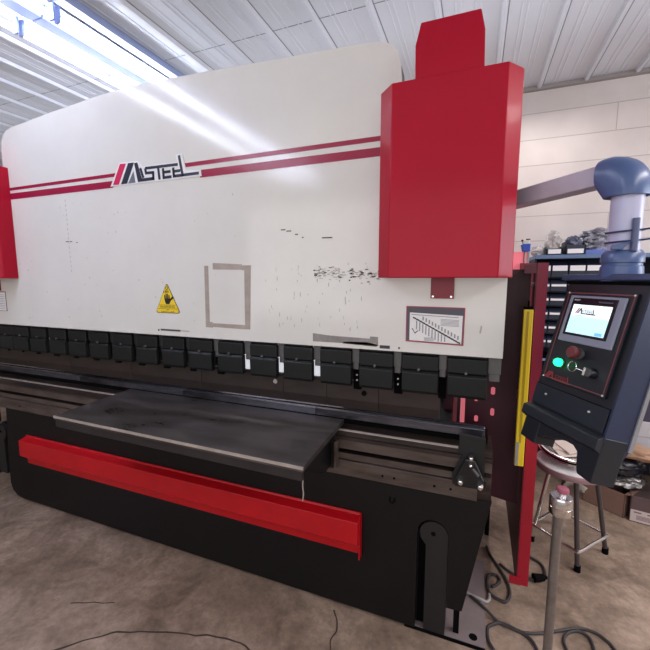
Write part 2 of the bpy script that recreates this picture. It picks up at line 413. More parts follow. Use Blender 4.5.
# name plate
NP = [(-1.949, 2.116), (-1.872, 2.236), (-1.735, 2.232), (-1.70, 2.199), (-1.467, 2.197), (-1.474, 2.236), (-1.432, 2.236), (-1.409, 2.15), (-1.318, 2.143), (-1.315, 2.113)]
bm = bmesh.new(); prism(bm, NP, 1.6262, 1.6299, XZ); np_ = obj('name_plate', bm, PAPER, PB)
T0, T1 = 1.6245, 1.6262
bm = bmesh.new(); prism(bm, [(-1.865, 2.229), (-1.821, 2.227), (-1.885, 2.121), (-1.927, 2.123)], T0, T1, XZ); obj('logo_slash', bm, LOGORED, np_)
bm = bmesh.new()
prism(bm, [(-1.804, 2.227), (-1.762, 2.226), (-1.822, 2.121), (-1.866, 2.121)], T0, T1, XZ, 0)
prism(bm, [(-1.769, 2.180), (-1.760, 2.121), (-1.812, 2.121)], T0, T1, XZ, 1)
prism(bm, [(-1.760, 2.222), (-1.738, 2.224), (-1.722, 2.17), (-1.711, 2.138), (-1.623, 2.138), (-1.624, 2.122), (-1.740, 2.122)], T0, T1, XZ, 0)
w = .014
for p, q in (((-1.719, 2.192), (-1.700, 2.14)), ((-1.684, 2.188), (-1.462, 2.185)), ((-1.684, 2.188), (-1.680, 2.163)), ((-1.686, 2.163), (-1.624, 2.161)), ((-1.630, 2.163), (-1.630, 2.124)),
             ((-1.594, 2.185), (-1.588, 2.121)), ((-1.561, 2.176), (-1.559, 2.121)), ((-1.563, 2.155), (-1.512, 2.155)), ((-1.561, 2.128), (-1.507, 2.128)),
             ((-1.493, 2.172), (-1.490, 2.122)), ((-1.495, 2.153), (-1.447, 2.153)), ((-1.493, 2.129), (-1.437, 2.129)), ((-1.452, 2.228), (-1.432, 2.122)), ((-1.436, 2.129), (-1.330, 2.129))):
    stroke(bm, p, q, w, XZ, T0, T1, 0)
obj('logo_lettering', bm, [NAVY, LGREY], np_)

# warning sticker
bm = bmesh.new()
def tri_round(A, B, C, r, n=5):
    out = []
    for p, a, b in ((A, C, B), (B, A, C), (C, B, A)):
        p, a, b = Vector(p), Vector(a), Vector(b); u = (a - p).normalized(); v = (b - p).normalized()
        for i in range(n + 1):
            t = i / n; q = (p + u * r) * (1 - t) ** 2 + p * 2 * t * (1 - t) + (p + v * r) * t * t; out.append((q.x, q.y))
    return out
A, B, C = (-1.580, 1.578), (-1.668, 1.409), (-1.492, 1.409)
prism(bm, tri_round(A, B, C, .02), 1.6285, 1.63, XZ); ws = obj('warning_sticker', bm, INK, PB)
bm = bmesh.new(); sc = lambda p: (-1.580 + (p[0] + 1.580) * .95, 1.462 + (p[1] - 1.462) * .95)
prism(bm, tri_round(sc(A), sc(B), sc(C), .019), 1.6275, 1.6285, XZ); obj('sticker_field', bm, SIGNY, ws)
bm = bmesh.new(); Y0, Y1 = 1.6268, 1.6275
prism(bm, [(-1.599, 1.490), (-1.561, 1.490), (-1.558, 1.474), (-1.567, 1.459), (-1.589, 1.459), (-1.596, 1.472)], Y0, Y1, XZ)
for i, hgt in enumerate((1.510, 1.517, 1.516, 1.509)): prism(bm, [(-1.600 + i * .0102, 1.488), (-1.5925 + i * .0102, 1.488), (-1.593 + i * .0102, hgt), (-1.5995 + i * .0102, hgt)], Y0, Y1, XZ)
prism(bm, [(-1.564, 1.470), (-1.537, 1.492), (-1.533, 1.501), (-1.541, 1.502), (-1.562, 1.487)], Y0, Y1, XZ)
for i in range(3): prism(bm, [(-1.592 + i * .009, 1.522), (-1.587 + i * .009, 1.522), (-1.587 + i * .009, 1.535), (-1.592 + i * .009, 1.535)], Y0, Y1, XZ)
prism(bm, [(-1.603, 1.521), (-1.598, 1.521), (-1.598, 1.529), (-1.603, 1.529)], Y0, Y1, XZ)
bm2 = bmesh.new()
for k in range(16):
    a0, a1 = 2 * PI * k / 16, 2 * PI * (k + 1) / 16
    prism(bm, [(-1.58 + .009 * math.cos(a0), 1.547 + .009 * math.sin(a0)), (-1.58 + .009 * math.cos(a1), 1.547 + .009 * math.sin(a1)),
               (-1.58 + .006 * math.cos(a1), 1.547 + .006 * math.sin(a1)), (-1.58 + .006 * math.cos(a0), 1.547 + .006 * math.sin(a0))], Y0, Y1, XZ)
bm2.free()
prism(bm, [(-1.641, 1.455), (-1.519, 1.455), (-1.520, 1.4535), (-1.640, 1.4535)], Y0, Y1, XZ)
prism(bm, [(-1.650, 1.434), (-1.510, 1.434), (-1.509, 1.4325), (-1.651, 1.4325)], Y0, Y1, XZ)
for txt, s, z in (('WARNING', .019, 1.4435), ('KEEP', .009, 1.4270), ('HANDS CLEAR', .0125, 1.4165)):
    add_text(bm, txt, s, lambda x, y, z=z: (-1.580 + x, Y0, z + y), sx=1.15 if txt != 'KEEP' else 1)
obj('sticker_print', bm, INK, ws)

# tape outline and tape strip
bm = bmesh.new(); y0, y1 = 1.6288, 1.63
for poly in ([(-1.268, 1.645), (-1.268, 1.679), (-1.09, 1.669), (-1.09, 1.642)], [(-1.09, 1.664), (-1.038, 1.664), (-1.040, 1.640), (-1.09, 1.640)], [(-1.078, 1.64), (-1.04, 1.64), (-1.052, 1.343), (-1.082, 1.343)],
             [(-1.322, 1.665), (-1.297, 1.665), (-1.300, 1.372), (-1.326, 1.372)], [(-1.327, 1.372), (-1.282, 1.372), (-1.282, 1.342), (-1.327, 1.342)], [(-1.282, 1.366), (-1.082, 1.364), (-1.082, 1.342), (-1.282, 1.346)]):
    prism(bm, poly, y0, y1, XZ)
obj('tape_outline', bm, TAPE, PB)
bm = bmesh.new(); prism(bm, [(-.707, 1.343), (-.62, 1.336), (-.43, 1.332), (-.43, 1.342), (-.393, 1.342), (-.393, 1.303), (-.55, 1.305), (-.707, 1.304)], y0, y1, XZ)
obj('tape_strip', bm, mat('grey_tape', (140, 135, 132), rough=.7, var=.2, scale=20), PB)

# capacity chart
bm = bmesh.new(); prism(bm, [(-.272, 1.331), (-.272, 1.483), (-.036, 1.481), (-.038, 1.325)], 1.627, 1.63, XZ); ch = obj('capacity_chart', bm, mat('chart_border', (168, 62, 84), rough=.5), PB)
bm = bmesh.new(); prism(bm, [(-.268, 1.336), (-.268, 1.479), (-.040, 1.477), (-.042, 1.330)], 1.6262, 1.627, XZ); obj('chart_backing', bm, mat('chart_slate', (82, 80, 90), rough=.5), ch)
bm = bmesh.new(); prism(bm, [(-.256, 1.337), (-.256, 1.456), (-.0445, 1.448), (-.046, 1.332)], 1.6254, 1.6262, XZ); obj('chart_sheet', bm, PAPER, ch)
bm = bmesh.new(); yA, yB = 1.6247, 1.6254
for k in range(15):
    x = -.243 + k * .0128; z = 1.4365 - k * .0068
    prism(bm, [(x, z - .004), (x + .013, z - .0095), (x + .013, z - .003), (x, z + .002)], yA, yB, XZ, 0)
    prism(bm, [(x + .001, z - .008), (x + .006, z - .008), (x + .006, max(1.338, z - .045)), (x + .001, max(1.338, z - .045))], yA, yB, XZ, 1) if 1 <= k <= 10 else None
    prism(bm, [(x + .001, z + .008), (x + .007, z + .008), (x + .007, z + .024), (x + .001, z + .024)], yA, yB, XZ, 1) if k > 2 else None
prism(bm, [(-.247, 1.388), (-.233, 1.366), (-.2185, 1.379), (-.220, 1.382), (-.2332, 1.371), (-.244, 1.390)], yA, yB, XZ, 0)
for k in range(6): prism(bm, [(-.13, 1.432 - k * .005), (-.058, 1.430 - k * .005), (-.058, 1.428 - k * .005), (-.13, 1.430 - k * .005)], yA, yB, XZ, 1)
for k in range(4): prism(bm, [(-.195, 1.352 - k * .004), (-.155, 1.352 - k * .004), (-.155, 1.350 - k * .004), (-.195, 1.350 - k * .004)], yA, yB, XZ, 1)
prism(bm, [(-.25, 1.449), (-.06, 1.442), (-.06, 1.439), (-.25, 1.446)], yA, yB, XZ, 1)
obj('chart_print', bm, [INK, LINEGREY], ch)
# notice at the far left below the left cover
bm = bmesh.new(); box(bm, -3.12, -3.012, 1.627, 1.63, 1.376, 1.512); st = obj('notice', bm, mat('notice_border', (150, 110, 120), rough=.5), PB)
bm = bmesh.new(); box(bm, -3.117, -3.016, 1.626, 1.627, 1.38, 1.505); obj('notice_sheet', bm, PAPER, st)
bm = bmesh.new()
for k in range(9): box(bm, -3.11, -3.025, 1.6253, 1.626, 1.39 + k * .012, 1.393 + k * .012)
obj('notice_print', bm, LINEGREY, st)

# --- red cylinder covers
def cover(f):
    bm = bmesh.new()
    poly = [(f(.121), 1.63), (f(.121), 1.545), (f(.070), 1.48), (f(-.321), 1.48), (f(-.377), 1.545), (f(-.377), 1.63)]
    prism(bm, poly, 1.601, 2.312, XY)
    c = obj('cylinder_cover', bm, RED, PB, bevel=.004)
    bm = bmesh.new()
    prism(bm, [(f(-.238), 2.312), (f(-.240), 2.425), (f(-.222), 2.497), (f(-.024), 2.497), (f(-.009), 2.431), (f(-.006), 2.312)], 1.486, 1.62, XZ)
    obj('cover_neck', bm, RED, c, bevel=.003)
    bm = bmesh.new(); box(bm, min(f(-.173), f(-.082)), max(f(-.173), f(-.082)), 1.620, 1.629, 1.517, 1.603)
    t = obj('cover_tab', bm, mat('tab_red', (140, 14, 44), rough=.4), c)
    for x in (-.164, -.092):
        bm = bmesh.new(); cyl(bm, (f(x), 1.621, 1.525), (f(x), 1.617, 1.525), .004, n=10); obj('screw', bm, CHROME, t)
    return c
cover(lambda x: x); cover(MX)

# --- punch clamps
clx = [-3.292, -3.133, -2.974, -2.794, -2.600, -2.413, -2.222, -2.027, -1.833, -1.639, -1.451, -1.258, -1.060, -.867, -.673, -.481, -.288, -.098]
proto = None
for i, x in enumerate(clx):
    if proto is None:
        bm = bmesh.new(); box(bm, x, x + .156, 1.632, 1.664, 1.206, 1.270)
        box(bm, x + .004, x + .148, 1.640, 1.664, 1.270, 1.283)
        proto = obj('punch_clamp', bm, CLAMP, PB, bevel=.005)
        bm = bmesh.new(); prism(bm, [(1.622, 1.196), (1.632, 1.205), (1.656, 1.205), (1.656, 1.112), (1.632, 1.104), (1.624, 1.118)], x + .004, x + .156, YZ)
        obj('clamp_jaw', bm, mat('jaw_black', (20, 23, 24), rough=.45, var=.15, scale=12, spec=.35), proto, bevel=.003)
        bm = bmesh.new(); cyl(bm, (x + .075, 1.633, 1.212), (x + .075, 1.622, 1.212), .0055, n=12)
        obj('clamp_screw', bm, WEDGE, proto)
        pl = proto.location.copy()
    else:
        copy_tree(proto, pl + Vector((x - clx[0], 0, 0)), PB)
# grey adapter blocks between the clamps
ad = None
for i in range(len(clx)):
    x = clx[i] + .1545 if i < len(clx) - 1 else .060
    w_ = (clx[i + 1] - .003 - x) if i < len(clx) - 1 else .048
    bm = bmesh.new(); box(bm, x, x + w_, 1.650, 1.72, 1.212, 1.283); box(bm, x + .004, x + w_ - .004, 1.655, 1.70, 1.180, 1.212)
    obj('adapter_block', bm, WEDGE if i >= 10 else DARKBODY, PB, bevel=.002)
    if i not in (11, 12, 13, len(clx) - 1):
        bm = bmesh.new(); box(bm, x, x + w_, 1.675, 1.71, 1.08, 1.18); a = obj('adapter_strap', bm, VOID, PB)
        if i in (14, 15):
            bm = bmesh.new()
            for z in (1.125, 1.150): cyl(bm, (x + w_ / 2, 1.676, z), (x + w_ / 2, 1.670, z), .004, n=10)
            obj('strap_screw', bm, PAPER, a)
# --- punches (upper tools)
xs = [-3.34, -2.5, -1.95, -1.42, -.90, -.66, -.40, -.125]
for i in range(7):
    a, b_ = xs[i] + .0012, xs[i + 1] - .0012
    bm = bmesh.new()
    prof = [(1.690, 1.115), (1.712, 1.115), (1.712, 1.02), (1.703, 0.975), (1.699, .975), (1.690, 1.02)]
    prism(bm, prof, a, b_, YZ)
    p = obj('punch', bm, PUNCH, PB)
    if i == 3:
        bm = bmesh.new(); cyl(bm, (-.944, 1.689, 1.071), (-.944, 1.684, 1.071), .012, n=16); obj('punch_disc', bm, CHROME, p)  # pale disc standing in for light seen through a hole
    if i == 5:
        bm = bmesh.new(); cyl(bm, (-.47, 1.689, 1.06), (-.47, 1.684, 1.06), .012, n=16); obj('punch_disc', bm, VOID, p)
# --- lower die with vee groove, die holder, bed
for a, b_ in ((-3.40, -2.42), (-2.418, -1.56), (-1.558, -.72), (-.718, .062)):
    bm = bmesh.new(); prism(bm, [(1.688, .922), (1.688, .957), (1.705, .959), (1.716, .948), (1.727, .959), (1.746, .957), (1.746, .922)], a, b_, YZ)
    obj('lower_die', bm, DIE, PB, bevel=.0015)
bx('die_holder', VOID, PB, -3.42, .075, 1.700, 1.80, .893, .924)  # black colour stands in for the shade under the die
bm = bmesh.new()
prism(bm, [(1.60, .690), (1.60, .764), (1.592, .768), (1.592, .797), (1.63, .797), (1.63, .817), (1.592, .817), (1.592, .872), (1.61, .874), (1.612, .893), (1.80, .895), (1.80, .690)], -3.44, .092, YZ)
obj('bed', bm, BED, PB, bevel=.0015)
bm = bmesh.new(); prism(bm, [(1.591, .817), (1.591, .858), (1.5955, .858), (1.5955, .817)], -3.44, .092, YZ); prism(bm, [(1.591, .768), (1.591, .796), (1.5955, .796), (1.5955, .768)], -3.44, .092, YZ)
obj('slide_rail', bm, RAIL, PB)
bm = bmesh.new(); prism(bm, [(1.609, .8935), (1.609, .8985), (1.622, .8985), (1.622, .8935)], -3.44, -.04, YZ)
obj('edge_highlight', bm, SHEETEDGE, PB)  # pale strip painting the highlight along the bed step
bm = bmesh.new(); box(bm, -3.42, .041, 1.584, 1.60, .690, .763); fr = obj('front_rail', bm, RAIL, PB, bevel=.002)
bm = bmesh.new()
for x in (-.352, -.30, -.128, -.062, -.6, -.9, -2.5, -2.9): cyl(bm, (x, 1.585, .722), (x, 1.5832, .722), .0055, n=12)
obj('screw_hole', bm, VOID, fr)

# --- front apron with key-hole slots, slanted right edge
bm = bmesh.new()
right = [(-.194, .015), (-.194, .49)] + arc(-.1275, .49, .0665, 180, 0, 16) + [(-.061, .16), (-.035, .16), (.004, .165), (.098, .69)]
left = [(-3.085, .69), (-3.115, .30), (-3.122, .11)] + [(-3.10, .055), (-3.05, .025), (-2.98, .015)]
prism(bm, left + right, 1.597, 1.625, XZ)
obj('apron', bm, BLACK, PB)
for f, zb in ((lambda x: x, 0.0), (lambda x: -3.315 - x, .17)):
    bm = bmesh.new()
    prism(bm, [(f(-.192), zb), (f(-.192), .48)] + [(f(x), z) for x, z in arc(-.1275, .49, .064, 180, 0, 14)] + [(f(-.064), zb)], 1.634, 1.67, XZ)
    obj('frame_recess', bm, VOID, PB)
    bm = bmesh.new()
    prism(bm, [(f(-.156), zb), (f(-.156), .43)] + [(f(x), z) for x, z in arc(-.124, .486, .060, 205, 0, 16)] + [(f(-.064), zb)], 1.602, 1.634, XZ)
    fl = obj('front_leg', bm, DISC, PB)
    bm = bmesh.new(); cyl(bm, (f(-.126), 1.603, .49), (f(-.126), 1.600, .49), .010, n=14); obj('pin_hole', bm, VOID, fl)
    bm = bmesh.new()                                     # C-shaped side frame with its throat
    prism(bm, [(1.67, 0), (1.67, .69), (1.80, .69), (1.80, .86), (2.08, .95), (2.14, 1.05), (2.14, 1.28), (2.08, 1.4), (1.74, 1.5), (1.74, 2.1), (2.85, 2.1), (2.95, 2.0), (2.95, 0)],
          f(-.085), f(-.175), YZ)
    obj('side_frame', bm, BLACK, PB)
bm = bmesh.new(); prism(bm, [(-3.245, .16), (-3.40, .16), (-3.42, .69), (-3.2, .69), (-3.2, .57), (-3.243, .52)], 1.597, 1.62, XZ); obj('apron_end', bm, BLACK, PB)
bx('rear_leg', VOID, PB, .118, .142, 2.42, 2.45, 0, .62)
bx('levelling_foot', VOID, PB, -.03, -.005, 1.63, 1.655, .02, .165)
bm = bmesh.new(); tube(bm, smooth_path([(-.318, 1.598, .625), (-.318, 1.588, .608), (-.306, 1.586, .602), (-.296, 1.588, .612), (-.297, 1.597, .622)], 4), .003, 6); obj('cable_hook', bm, VOID, PB)
bx('lower_beam', BLACK, PB, -3.06, -.19, 1.63, 1.70, .02, .69)
# --- red hat-shaped guard rail along the apron
bm = bmesh.new()
prism(bm, [(1.596, .312), (1.596, .517), (1.588, .517), (1.586, .508), (1.540, .496), (1.538, .388), (1.582, .352), (1.586, .312)], -2.875, -.452, YZ)
kr = obj('kick_rail', bm, REDBAR, PB, bevel=.002)
bm = bmesh.new(); box(bm, -.4525, -.4475, 1.560, 1.596, .300, .516); obj('rail_end_plate', bm, REDBAR, kr)
bm = bmesh.new(); cyl(bm, (-.50, 1.588, .505), (-.50, 1.582, .505), .004, n=10); obj('rail_screw', bm, CHROME, kr)

# --- gauge plate with three knobs at the right end of the bed
bm = bmesh.new(); prism(bm, [(-.056, .755), (-.058, .80), (-.02, .885), (-.036, .893), (-.036, .975), (.062, .968), (.064, .80), (.073, .79), (.073, .757)], 1.568, 1.584, XZ)
gp = obj('gauge_bracket', bm, mat('bracket_black', (17, 17, 20), rough=.45), PB, bevel=.002)
bm = bmesh.new(); prism(bm, [(-.046, .760), (-.046, .79), (-.008, .878), (.026, .878), (.062, .80), (.062, .762)], 1.548, 1.568, XZ); obj('gauge_block', bm, mat('block_dark', (15, 17, 19), rough=.4), gp, bevel=.003)
bm = bmesh.new()
for p, q in (((-.008, .878), (.026, .876)), ((.026, .876), (.062, .80))): stroke(bm, p, q, .004, XZ, 1.5465, 1.549)
obj('gauge_edge', bm, WEDGE, gp)
for x, z, r in ((.012, .892, .0095), (.010, .862, .008), (-.024, .785, .0125), (.050, .779, .0125)):
    bm = bmesh.new(); lathe(bm, [(0, .026), (r * .7, .022), (r, .014), (r, .0), (0, 0)], (0, 0, 0), 16, lambda p, x=x, z=z: Vector((x + p[0], 1.551 - p[2], z + p[1])))
    obj('knob', bm, CHROME, gp, smooth=True)
bm = bmesh.new(); cyl(bm, (.020, 1.55, .846), (.042, 1.545, .82), .006, n=10); obj('gauge_lever', bm, WEDGE, gp)

# --- slotted maroon guard behind the tools, and the red cover beyond it, its light put in as glow
bm = bmesh.new()
def rr(x0, x1, z0, z1, r=.008):
    return arc(x1 - r, z1 - r, r, 0, 90, 4) + arc(x0 + r, z1 - r, r, 90, 180, 4) + arc(x0 + r, z0 + r, r, 180, 270, 4) + arc(x1 - r, z0 + r, r, 270, 360, 4)
hole_sheet(bm, [(-.13, .80), (.06, .72), (.10, .50), (.235, .48), (.235, 1.64), (.12, 1.64), (.12, 1.29), (-.13, 1.29)],
           [rr(-.083, -.063, .864, .995, .004), rr(-.048, -.026, .866, .996, .004), rr(.091, .110, 1.028, 1.066), rr(.093, .111, .920, .958), rr(.020, .038, .880, .912), rr(.018, .032, .986, .993, .003)],
           lambda p, q: (p, 2.0, q))
obj('slotted_guard', bm, mat('maroon_dark', (62, 8, 32), rough=.5), PB, recalc=False)
bx('rear_cover', PINKW, PB, -.06, .285, 2.60, 2.66, .55, 1.757)
# --- swing guard at the right with yellow light curtain
bm = bmesh.new()
prism(bm, [(1.90, .13), (1.90, 1.664), (2.62, 1.69), (2.95, 1.0), (2.95, .80), (2.72, .5), (2.62, .16)], .241, .246, YZ)
sg = obj('side_guard', bm, MAROON, PB)
bm = bmesh.new(); box(bm, .246, .288, 1.897, 1.903, .88, 1.666); obj('guard_flange', bm, mat('flange_red_shaded', (126, 20, 52), rough=.45, var=.06, scale=4), sg)  # upper flange: its shade is put into a darker red
bm = bmesh.new(); box(bm, .246, .294, 1.897, 1.903, .128, .88); obj('guard_flange', bm, FLANGE, sg)
bm = bmesh.new(); box(bm, .212, .262, 1.893, 1.899, .128, .168); obj('guard_foot', bm, FLANGE, sg)
bm = bmesh.new(); box(bm, .201, .239, 1.878, 1.905, .735, 1.462); lc = obj('light_curtain', bm, YELLOW, sg, bevel=.003)
bm = bmesh.new(); box(bm, .214, .223, 1.8765, 1.879, .85, 1.455); obj('curtain_lens', bm, mat('lens_amber', (176, 146, 26), rough=.3), lc)
bm = bmesh.new(); box(bm, .203, .215, 1.8760, 1.879, .740, .85); obj('curtain_label', bm, LINEGREY, lc)
bm = bmesh.new(); box(bm, .203, .237, 1.88, 1.904, 1.463, 1.475); cyl(bm, (.22, 1.892, 1.475), (.22, 1.892, 1.50), .004, n=8); obj('curtain_cap', bm, VOID, lc)
bm = bmesh.new(); box(bm, .195, .241, 1.895, 1.91, 1.05, 1.09); box(bm, .195, .241, 1.895, 1.91, 1.62, 1.655); obj('guard_bracket', bm, MAROON, sg)
bm = bmesh.new()
for y, z in ((1.93, 1.575), (1.96, 1.565), (1.985, 1.57)): cyl(bm, (.241, y, z), (.236, y, z), .005, n=8)
obj('guard_screw', bm, CHROME, sg)
# small blue and white box on a rod above the guard
bm = bmesh.new(); cyl(bm, (.262, 2.592, 1.60), (.262, 2.592, 1.76), .006, n=10); box(bm, .276, .288, 2.588, 2.600, 1.60, 1.765)
sr = obj('sensor_rod', bm, mat('rod_grey', (170, 164, 164), rough=.4), PB)
bm = bmesh.new(); prism(bm, [(.238, 1.797), (.29, 1.803), (.288, 1.757), (.248, 1.757)], 2.57, 2.61, XZ); obj('sensor_box', bm, BLUEP, sr, bevel=.004)
bm = bmesh.new(); box(bm, .247, .284, 2.575, 2.605, 1.800, 1.825); obj('sensor_cap', bm, PAPER, sr, bevel=.003)
bm = bmesh.new(); box(bm, .240, .249, 2.575, 2.605, 1.818, 1.826); box(bm, .266, .286, 2.575, 2.605, 1.825, 1.831); obj('sensor_clip', bm, VOID, sr)
# added dark panels behind the clamps, with a glowing beam for the bright gaps
bx('gap_dark_panel', DARKBODY, PB, -3.5, -1.78, 2.35, 2.37, .1, 1.5)
bx('gap_dark_panel', DARKBODY, PB, -.80, -.175, 2.35, 2.37, .1, 1.5)
bx('gap_glow_beam', mat('gap_glow_white', (240, 240, 242), rough=.5, emit=(235, 238, 245), estr=.7), PB, -1.78, -.80, 2.36, 2.42, .80, 1.06)  # added beam, glows to show white through the open gaps
# steel base plate at the right foot
bm = bmesh.new(); box(bm, -.24, .108, 1.603, 2.15, .0, .018); bp_ = obj('base_plate', bm, BASEPL, PB)
bm = bmesh.new(); cyl(bm, (.056, 1.640, .0185), (.056, 1.640, .0178), .018, n=20); obj('bolt_hole', bm, VOID, bp_)
bm = bmesh.new(); box(bm, -.24, .104, 1.600, 1.603, .0, .016); obj('plate_edge', bm, VOID, bp_)

# ================================================================== SUPPORT TABLE of dark steel on the bed
ST = thing('support_table', (-1.25, 1.45, .895), 'dark steel sheet table lying across the press bed and jutting forward', 'table')
bm = bmesh.new()
prism(bm, [(-1.933, 1.200), (-.555, 1.182), (-.568, 1.684), (-1.968, 1.684)], .899, .92, XY)
obj('table_top', bm, SHEET, ST, bevel=.0015)
bm = bmesh.new(); prism(bm, [(-1.934, 1.197), (-.553, 1.179), (-.553, 1.183), (-1.934, 1.201)], .909, .9205, XY); obj('table_edge_highlight', bm, SHEETEDGE, ST)  # pale strip painting the highlight on the sheet's front edge
bm = bmesh.new(); prism(bm, [(-1.928, 1.203), (-.560, 1.185), (-.560, 1.200), (-1.928, 1.218)], .862, .907, XY);
obj('table_lip', bm, mat('lip_steel', (58, 54, 54), rough=.45, metal=.5, var=.2, scale=5), ST, bevel=.001)
BRKT = mat('bracket_steel', (26, 25, 27), rough=.4, metal=.3)
for x, k in ((-.655, 0), (-1.86, 1)):
    bm = bmesh.new()
    prism(bm, [(1.24, .90), (1.58, .90), (1.58, .73), (1.50, .73), (1.30, .835), (1.24, .86)], x, x + .01, YZ)
    prism(bm, [(1.24, .90), (1.58, .90), (1.58, .73), (1.50, .73), (1.30, .835), (1.24, .86)], x + .05, x + .06, YZ)
    prism(bm, [(1.572, .72), (1.583, .72), (1.583, .885), (1.572, .885)], x - .02, x + .08, YZ)
    sb = obj('support_bracket', bm, BRKT, ST, bevel=.002)
    if k == 0:
        bm = bmesh.new(); box(bm, x + .085, x + .097, 1.545, 1.583, .735, .86); obj('bracket_clamp', bm, RAIL, sb, bevel=.002)
bm = bmesh.new(); tube(bm, smooth_path([(-.566, 1.205, .862), (-.567, 1.205, .83), (-.565, 1.206, .80), (-.568, 1.205, .775)], 4), .0025, 6); obj('wire_tail', bm, SHEETEDGE, ST)

# ================================================================== CONTROL PENDANT on its arm
a_, b_ = 1.049, .262
n_ = Vector((-math.sin(a_) * math.cos(b_), -math.cos(a_) * math.cos(b_), math.sin(b_)))
u_ = Vector((math.cos(a_), -math.sin(a_), 0)); v_ = n_.cross(u_); c_ = Vector((.329, 1.414, 1.405))
PD = lambda u, v, n: tuple(c_ + u_ * u + v_ * v + n_ * n)
CP = thing('control_pendant', (.435, 1.45, 1.60), 'black tilted control console with a lit touch screen hung from a grey swing arm', 'control panel')
def pbox(name, m, parent, u0, u1, v0, v1, n0, n1, bevel=0.0):
    bm = bmesh.new(); box(bm, u0, u1, v0, v1, n0, n1, 0, PD); return obj(name, bm, m, parent, bevel)
UV = lambda t0: (lambda p, q, t: PD(p, q, t))
# body
bm = bmesh.new()
body = [(-.012, .192), (-.012, -.185), (-.012, -.262), (-.03, -.33), (-.105, -.30), (-.115, .0), (-.135, .192)]
prism(bm, body, -.152, .158, lambda p, q, t: PD(t, q, p))
con = obj('console', bm, CONSOLE, CP, bevel=.004)
# side cheeks reaching down beside the arch
for u0, u1, vb in ((-.150, -.076, -.385), (.100, .165, -.398)):
    bm = bmesh.new()
    prism(bm, [(u0, -.26), (u1, -.26), (u1, vb), (u0 + (.012 if u0 > 0 else 0), vb + .004), (u0, vb + .03)], -.006, -.085, lambda p, q, t: PD(p, q, t))
    obj('console_lobe', bm, CONSOLE, con, bevel=.003)
bm = bmesh.new(); prism(bm, [(-.076, -.26), (.100, -.26), (.100, -.372), (.088, -.335), (.06, -.318), (-.05, -.345), (-.076, -.358)], -.010, -.085, lambda p, q, t: PD(p, q, t)); obj('console_arch', bm, mat('arch_black', (22, 24, 32), rough=.5), con)
# right cheek plate (blue haze put into its colour) and grey rear edge
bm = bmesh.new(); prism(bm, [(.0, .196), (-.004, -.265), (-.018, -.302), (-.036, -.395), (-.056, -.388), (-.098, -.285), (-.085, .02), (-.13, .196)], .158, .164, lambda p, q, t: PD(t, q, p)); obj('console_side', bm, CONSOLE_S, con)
bm = bmesh.new(); prism(bm, [(-.085, .05), (-.097, .05), (-.104, -.290), (-.090, -.285)], .150, .168, lambda p, q, t: PD(t, q, p)); obj('rear_edge', bm, mat('edge_grey', (128, 128, 132), rough=.5), con)
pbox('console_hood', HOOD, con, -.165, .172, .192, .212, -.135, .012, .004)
pbox('hood_shadow_gap', VOID, con, -.155, .160, .184, .192, -.10, -.004)
pbox('lower_door', mat('door_black', (30, 36, 46), rough=.45), con, -.148, .150, -.252, -.182, -.012, -.006, .002)
pbox('door_gap', VOID, con, -.150, .156, -.184, -.180, -.012, -.0085)
bm = bmesh.new(); prism(bm, [(-.012, -.256), (.012, -.268), (.012, -.300), (-.012, -.312)], -.158, .162, lambda p, q, t: PD(t, q, p)); obj('console_ridge', bm, RIDGE, con, bevel=.002)
for u in (-.09, .09):
    bm = bmesh.new(); cyl(bm, PD(u, -.209, -.006), PD(u, -.209, -.002), .0032, n=10); obj('door_screw', bm, PAPER, con)
# front plate with thin reddish border
pbox('face_plate', CONSOLE, con, -.126, .126, -.156, .156, -.012, -.001, .001)
bm = bmesh.new()
for p, q in (((-.12, .15), (.12, .15)), ((.12, .15), (.12, -.15)), ((.12, -.15), (-.12, -.15)), ((-.12, -.15), (-.12, .15))):
    stroke(bm, p, q, .003, lambda p, q, t: PD(p, q, t), -.001, .0005)
obj('plate_border', bm, TRIMRED, con)
for u, v in ((-.12, .15), (.12, .15), (.12, -.15), (-.12, -.15)):
    bm = bmesh.new(); cyl(bm, PD(u, v, 0), PD(u, v, .002), .003, n=10); obj('plate_screw', bm, PAPER, con)
pbox('screen_bezel', BEZEL, con, -.105, .104, -.017, .141, -.001, .005, .003)
pbox('screen_frame', GLASSK, con, -.089, .080, .006, .133, .005, .007, .002)
pbox('screen', SCREEN, con, -.078, .069, .014, .070, .007, .0078)
pbox('screen_header', SCREENW, con, -.078, .069, .070, .110, .007, .0078)
pbox('screen_key', SCREENB, con, .036, .062, .016, .026, .0078, .0084)
bm = bmesh.new(); E0 = .0079
fm = lambda p, q, t: PD(p, q, t)
for p, q, w_, mi in (((-.060, .080), (-.050, .098), .004, 1), ((-.052, .080), (-.042, .098), .004, 0), ((-.042, .098), (-.037, .082), .004, 0)): stroke(bm, p, q, w_, fm, E0, E0 + .0006, mi)
add_text(bm, 'STEEL', .0175, lambda x, y: PD(-.014 + x, .0865 + y, E0 + .0004), 0)
stroke(bm, (.006, .098), (.010, .080), .003, fm, E0, E0 + .0006, 0); stroke(bm, (-.038, .081), (.018, .080), .003, fm, E0, E0 + .0006, 0)
for k in range(3): stroke(bm, (.038 + k * .009, .1), (.044 + k * .009, .1), .002, fm, E0, E0 + .0005, 2)
stroke(bm, (-.070, .073), (-.02, .073), .0015, fm, E0, E0 + .0005, 2)
obj('screen_print', bm, [mat('screen_ink', (60, 66, 96), rough=.5), LOGORED, LINEGREY], con)
bm = bmesh.new(); box(bm, -.082, -.058, .123, .128, .007, .0076, 0, PD); obj('maker_mark', bm, LINEGREY, con)
